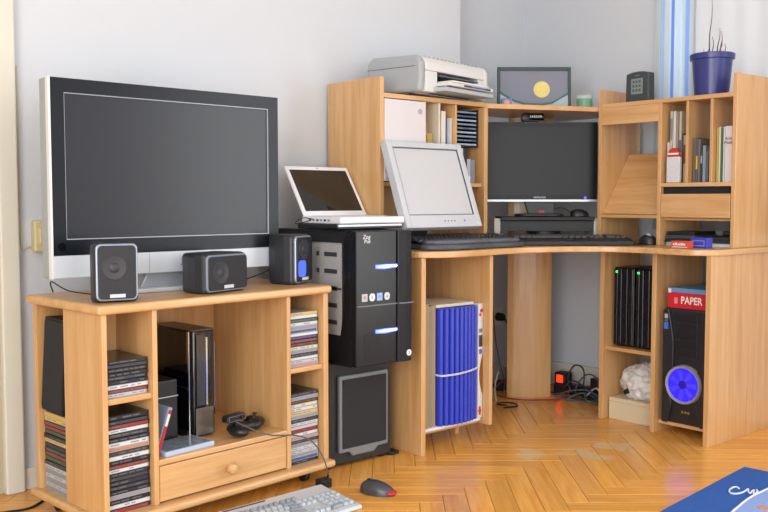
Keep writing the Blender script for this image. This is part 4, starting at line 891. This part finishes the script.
# ------------------------------------------------------------------ cables and sockets under the desk
t = thing('wall_socket', 'white wall socket with a black plug under the desk', 'socket', (3.450, YA, .335))
obj('plate', B(-.045, .045, -.012, 0, -.045, .045), white, t, bev=.004); sm(obj('plug', L([(.022, -.012), (.020, -.045), (.010, -.055)], (.012, 0, .0), 'y', 16), blackm, t))
tag(obj('power_cable', T(smooth_pts([(3.462, YA-.055, .33), (3.475, YA-.10, .26), (3.49, YA-.12, .16), (3.50, YA-.16, .06), (3.42, YA-.22, .02), (3.36, YA-.26, .008)], 8), .005), blackm), 'black power cable hanging from the wall socket', 'cable')
tag(obj('thin_cable', T(smooth_pts([(3.40, YA-.02, .50), (3.41, YA-.03, .34), (3.42, YA-.04, .2), (3.41, YA-.10, .04), (3.34, YA-.2, .006)], 7), .0025, 6), mat('cable_grey', '#56585c', .5)), 'thin grey cable hanging left of the wall socket', 'cable')
def strip(loc, rz, label, l=.32, lit=False):
    t = thing('power_strip', label, 'power strip', loc, rz)
    obj('body', B(-l/2, l/2, -.03, .03, 0, .045), blackm, t, bev=.006)
    for k in range(4): obj('socket', L([(.021, .0452), (.019, .048)], (-l/2+.05+k*.06, 0, 0), 'z', 16), dark, t)
    if lit:
        sw = obj('rocker', B(-l/2+.022, -l/2+.056, -.036, -.029, .052, .088), mat('rocker_red', '#ff3a20', .3, emit='#ff2408', es=4), t, bev=.003)
        obj('switch_block', B(-l/2+.006, -l/2+.07, -.03, .03, .045, .10), blackm, t, bev=.006)
    for k in range(2): obj('plug', B(l/2-.075-k*.065, l/2-.03-k*.065, -.02, .02, .048, .095), black if k else dark, t, bev=.006)
    return t
strip((3.40, 2.90, .0), -.7, 'black power strip with plugs behind the blue folder bundle', .26)
strip((3.515, 2.60, .0), -PI/2+.06, 'black power strip with a glowing red switch under the desk', .34, True)
cols = {'blue': '#3b5a8c', 'red': '#8a3a2c', 'grey': '#7f838a', 'white': '#c9ccd0', 'black': '#1d1e20', 'green': '#4d6a5c', 'navy': '#2b3a5c'}
cabs = [
 ('red', 'dark red cable lying on the floor in front of the corner panel', [(3.20, 2.88, .006), (3.18, 2.82, .006), (3.20, 2.74, .006), (3.27, 2.67, .006), (3.36, 2.63, .006), (3.42, 2.63, .03), (3.48, 2.68, .05)]),
 ('white', 'white cable looping over the strip behind the blue folders', [(3.10, 2.80, .004), (3.18, 2.88, .05), (3.26, 2.93, .10), (3.32, 2.98, .06), (3.38, 3.02, .02)]),
 ('grey', 'grey cable arching beside the glowing red switch', [(3.46, 2.62, .006), (3.44, 2.60, .06), (3.45, 2.55, .12), (3.47, 2.50, .10), (3.48, 2.46, .03)]),
 ('blue', 'blue network cable curling on the floor under the desk', [(3.38, 2.68, .006), (3.42, 2.62, .012), (3.45, 2.57, .03), (3.44, 2.50, .02), (3.42, 2.44, .008), (3.46, 2.38, .006)]),
 ('navy', 'navy cable lying along the floor in front of the strip', [(3.40, 2.66, .005), (3.40, 2.60, .008), (3.42, 2.52, .006), (3.40, 2.45, .006), (3.42, 2.38, .006)]),
 ('black', 'black cable looped above the glowing red switch', [(3.45, 2.64, .02), (3.45, 2.66, .09), (3.46, 2.63, .15), (3.46, 2.58, .14), (3.45, 2.57, .07), (3.45, 2.60, .02)]),
 ('green', 'green grey cable curling at the foot of the red switch', [(3.36, 2.60, .005), (3.39, 2.57, .03), (3.40, 2.53, .04), (3.37, 2.49, .02), (3.40, 2.44, .006)]),
 ('red', 'thin red cable rising beside the right shelf bay', [(3.47, 2.50, .05), (3.46, 2.45, .10), (3.45, 2.40, .125), (3.45, 2.36, .12), (3.47, 2.33, .06)]),
 ('white', 'pale cable crossing the dark strip beside the right bay', [(3.45, 2.55, .02), (3.43, 2.50, .06), (3.41, 2.46, .07), (3.41, 2.42, .03), (3.43, 2.38, .006)]),
 ('black', 'black cable coil on the floor right of the folder bundle', [(3.02, 2.68, .006), (3.08, 2.66, .006), (3.12, 2.70, .006), (3.09, 2.745, .008), (3.03, 2.73, .012), (3.04, 2.68, .014)]),
 ('grey', 'grey cable in a wide loop on the floor beside the red switch', [(3.42, 2.72, .005), (3.38, 2.66, .02), (3.37, 2.58, .05), (3.39, 2.50, .06), (3.43, 2.46, .02), (3.40, 2.52, .005), (3.36, 2.60, .004)]),
 ('black', 'thick black cable lying along the front of the lit power strip', [(3.44, 2.78, .006), (3.43, 2.70, .012), (3.45, 2.62, .02), (3.43, 2.54, .012), (3.44, 2.46, .006), (3.42, 2.40, .006)]),
 ('navy', 'navy cable bundled over the lit power strip', [(3.47, 2.70, .03), (3.46, 2.64, .075), (3.46, 2.58, .06), (3.45, 2.52, .03), (3.44, 2.44, .02)]),
 ('grey', 'grey cable over the plugs behind the folder bundle', [(3.22, 2.86, .008), (3.28, 2.90, .08), (3.34, 2.95, .11), (3.40, 2.93, .07)]),
 ('red', 'short red cable among the plugs behind the folder bundle', [(3.20, 2.90, .03), (3.27, 2.92, .05), (3.34, 2.90, .045), (3.38, 2.84, .01)]),
]
for c, lab, pts in cabs: tag(obj('cable', T(smooth_pts(pts, 7), .0038, 6), mat('cable_'+c, cols[c], .5)), lab, 'cable', 'cables under the desk')
for k, (x, y, rz, h, lab) in enumerate(((3.54, 2.40, .3, .085, 'dark power brick beside the right shelf bay'), (3.20, 2.99, .8, .06, 'dark power brick behind the blue folder bundle'))):
    t = thing('power_brick', lab, 'adapter', (x, y, 0), rz); obj('body', B(-.05, .05, -.03, .03, 0, h), blackm, t, bev=.01); obj('label_patch', B(-.03, .03, -.0305, -.03, .02, h-.02), grey, t)

# ------------------------------------------------------------------ rug
t = thing('rug', 'blue rug with white script on the parquet in the corner', 'rug', (2.968, 1.528, 0), .10)
rugb = mat('rug_blue', '#3a62ad', .95, noise_amt=.22, noise_scale=260, bump=.8, spec=.1); rugl = mat('rug_light', '#8fa8e0', .95, noise_amt=.15, noise_scale=260, bump=.8, spec=.1)
rugw = mat('rug_white', '#d9e0ec', .95, noise_amt=.08, noise_scale=260, bump=.6)
obj('pile', B(-1.5, 0, -1.0, 0, 0, .009), rugb, t, bev=.003)
obj('light_field', Pz([(-.80, -1.0), (-.70, -.30), (-.62, -.20), (-.512, -.165), (-.428, -.155), (-.371, -.150), (-.30, -.148), (-.248, -.153), (-.197, -.155), (-.10, -.158), (-.001, -.165), (-.001, -1.0)], 'z', .0085, .0110), rugl, t, bev=.001)
obj('white_edge', T(smooth_pts([(-.62, -.20, .0105), (-.512, -.165, .0105), (-.428, -.155, .0105), (-.371, -.150, .0105), (-.30, -.148, .0105), (-.197, -.155, .0105), (-.002, -.165, .0105)], 4), .004, 6), rugw, t)
scr = [(-.259, -.087), (-.25, -.075), (-.266, -.069), (-.297, -.072), (-.322, -.085), (-.32, -.1), (-.298, -.11), (-.27, -.112), (-.246, -.111), (-.272, -.122), (-.282, -.132), (-.258, -.129), (-.245, -.129), (-.274, -.139), (-.281, -.145), (-.248, -.142), (-.237, -.134)]
obj('script_lettering', T([(p.x, p.y, .0115) for p in smooth_pts([(x, y, 0) for x, y in scr], 5)], .0030, 6), rugw, t)
obj('orange_mark', Pz([(-.394, -.197), (-.377, -.202), (-.379, -.224), (-.365, -.26), (-.38, -.27), (-.401, -.232), (-.406, -.223), (-.406, -.206)], 'z', .0105, .0120), mat('rug_orange', '#d98a4a', .95), t)
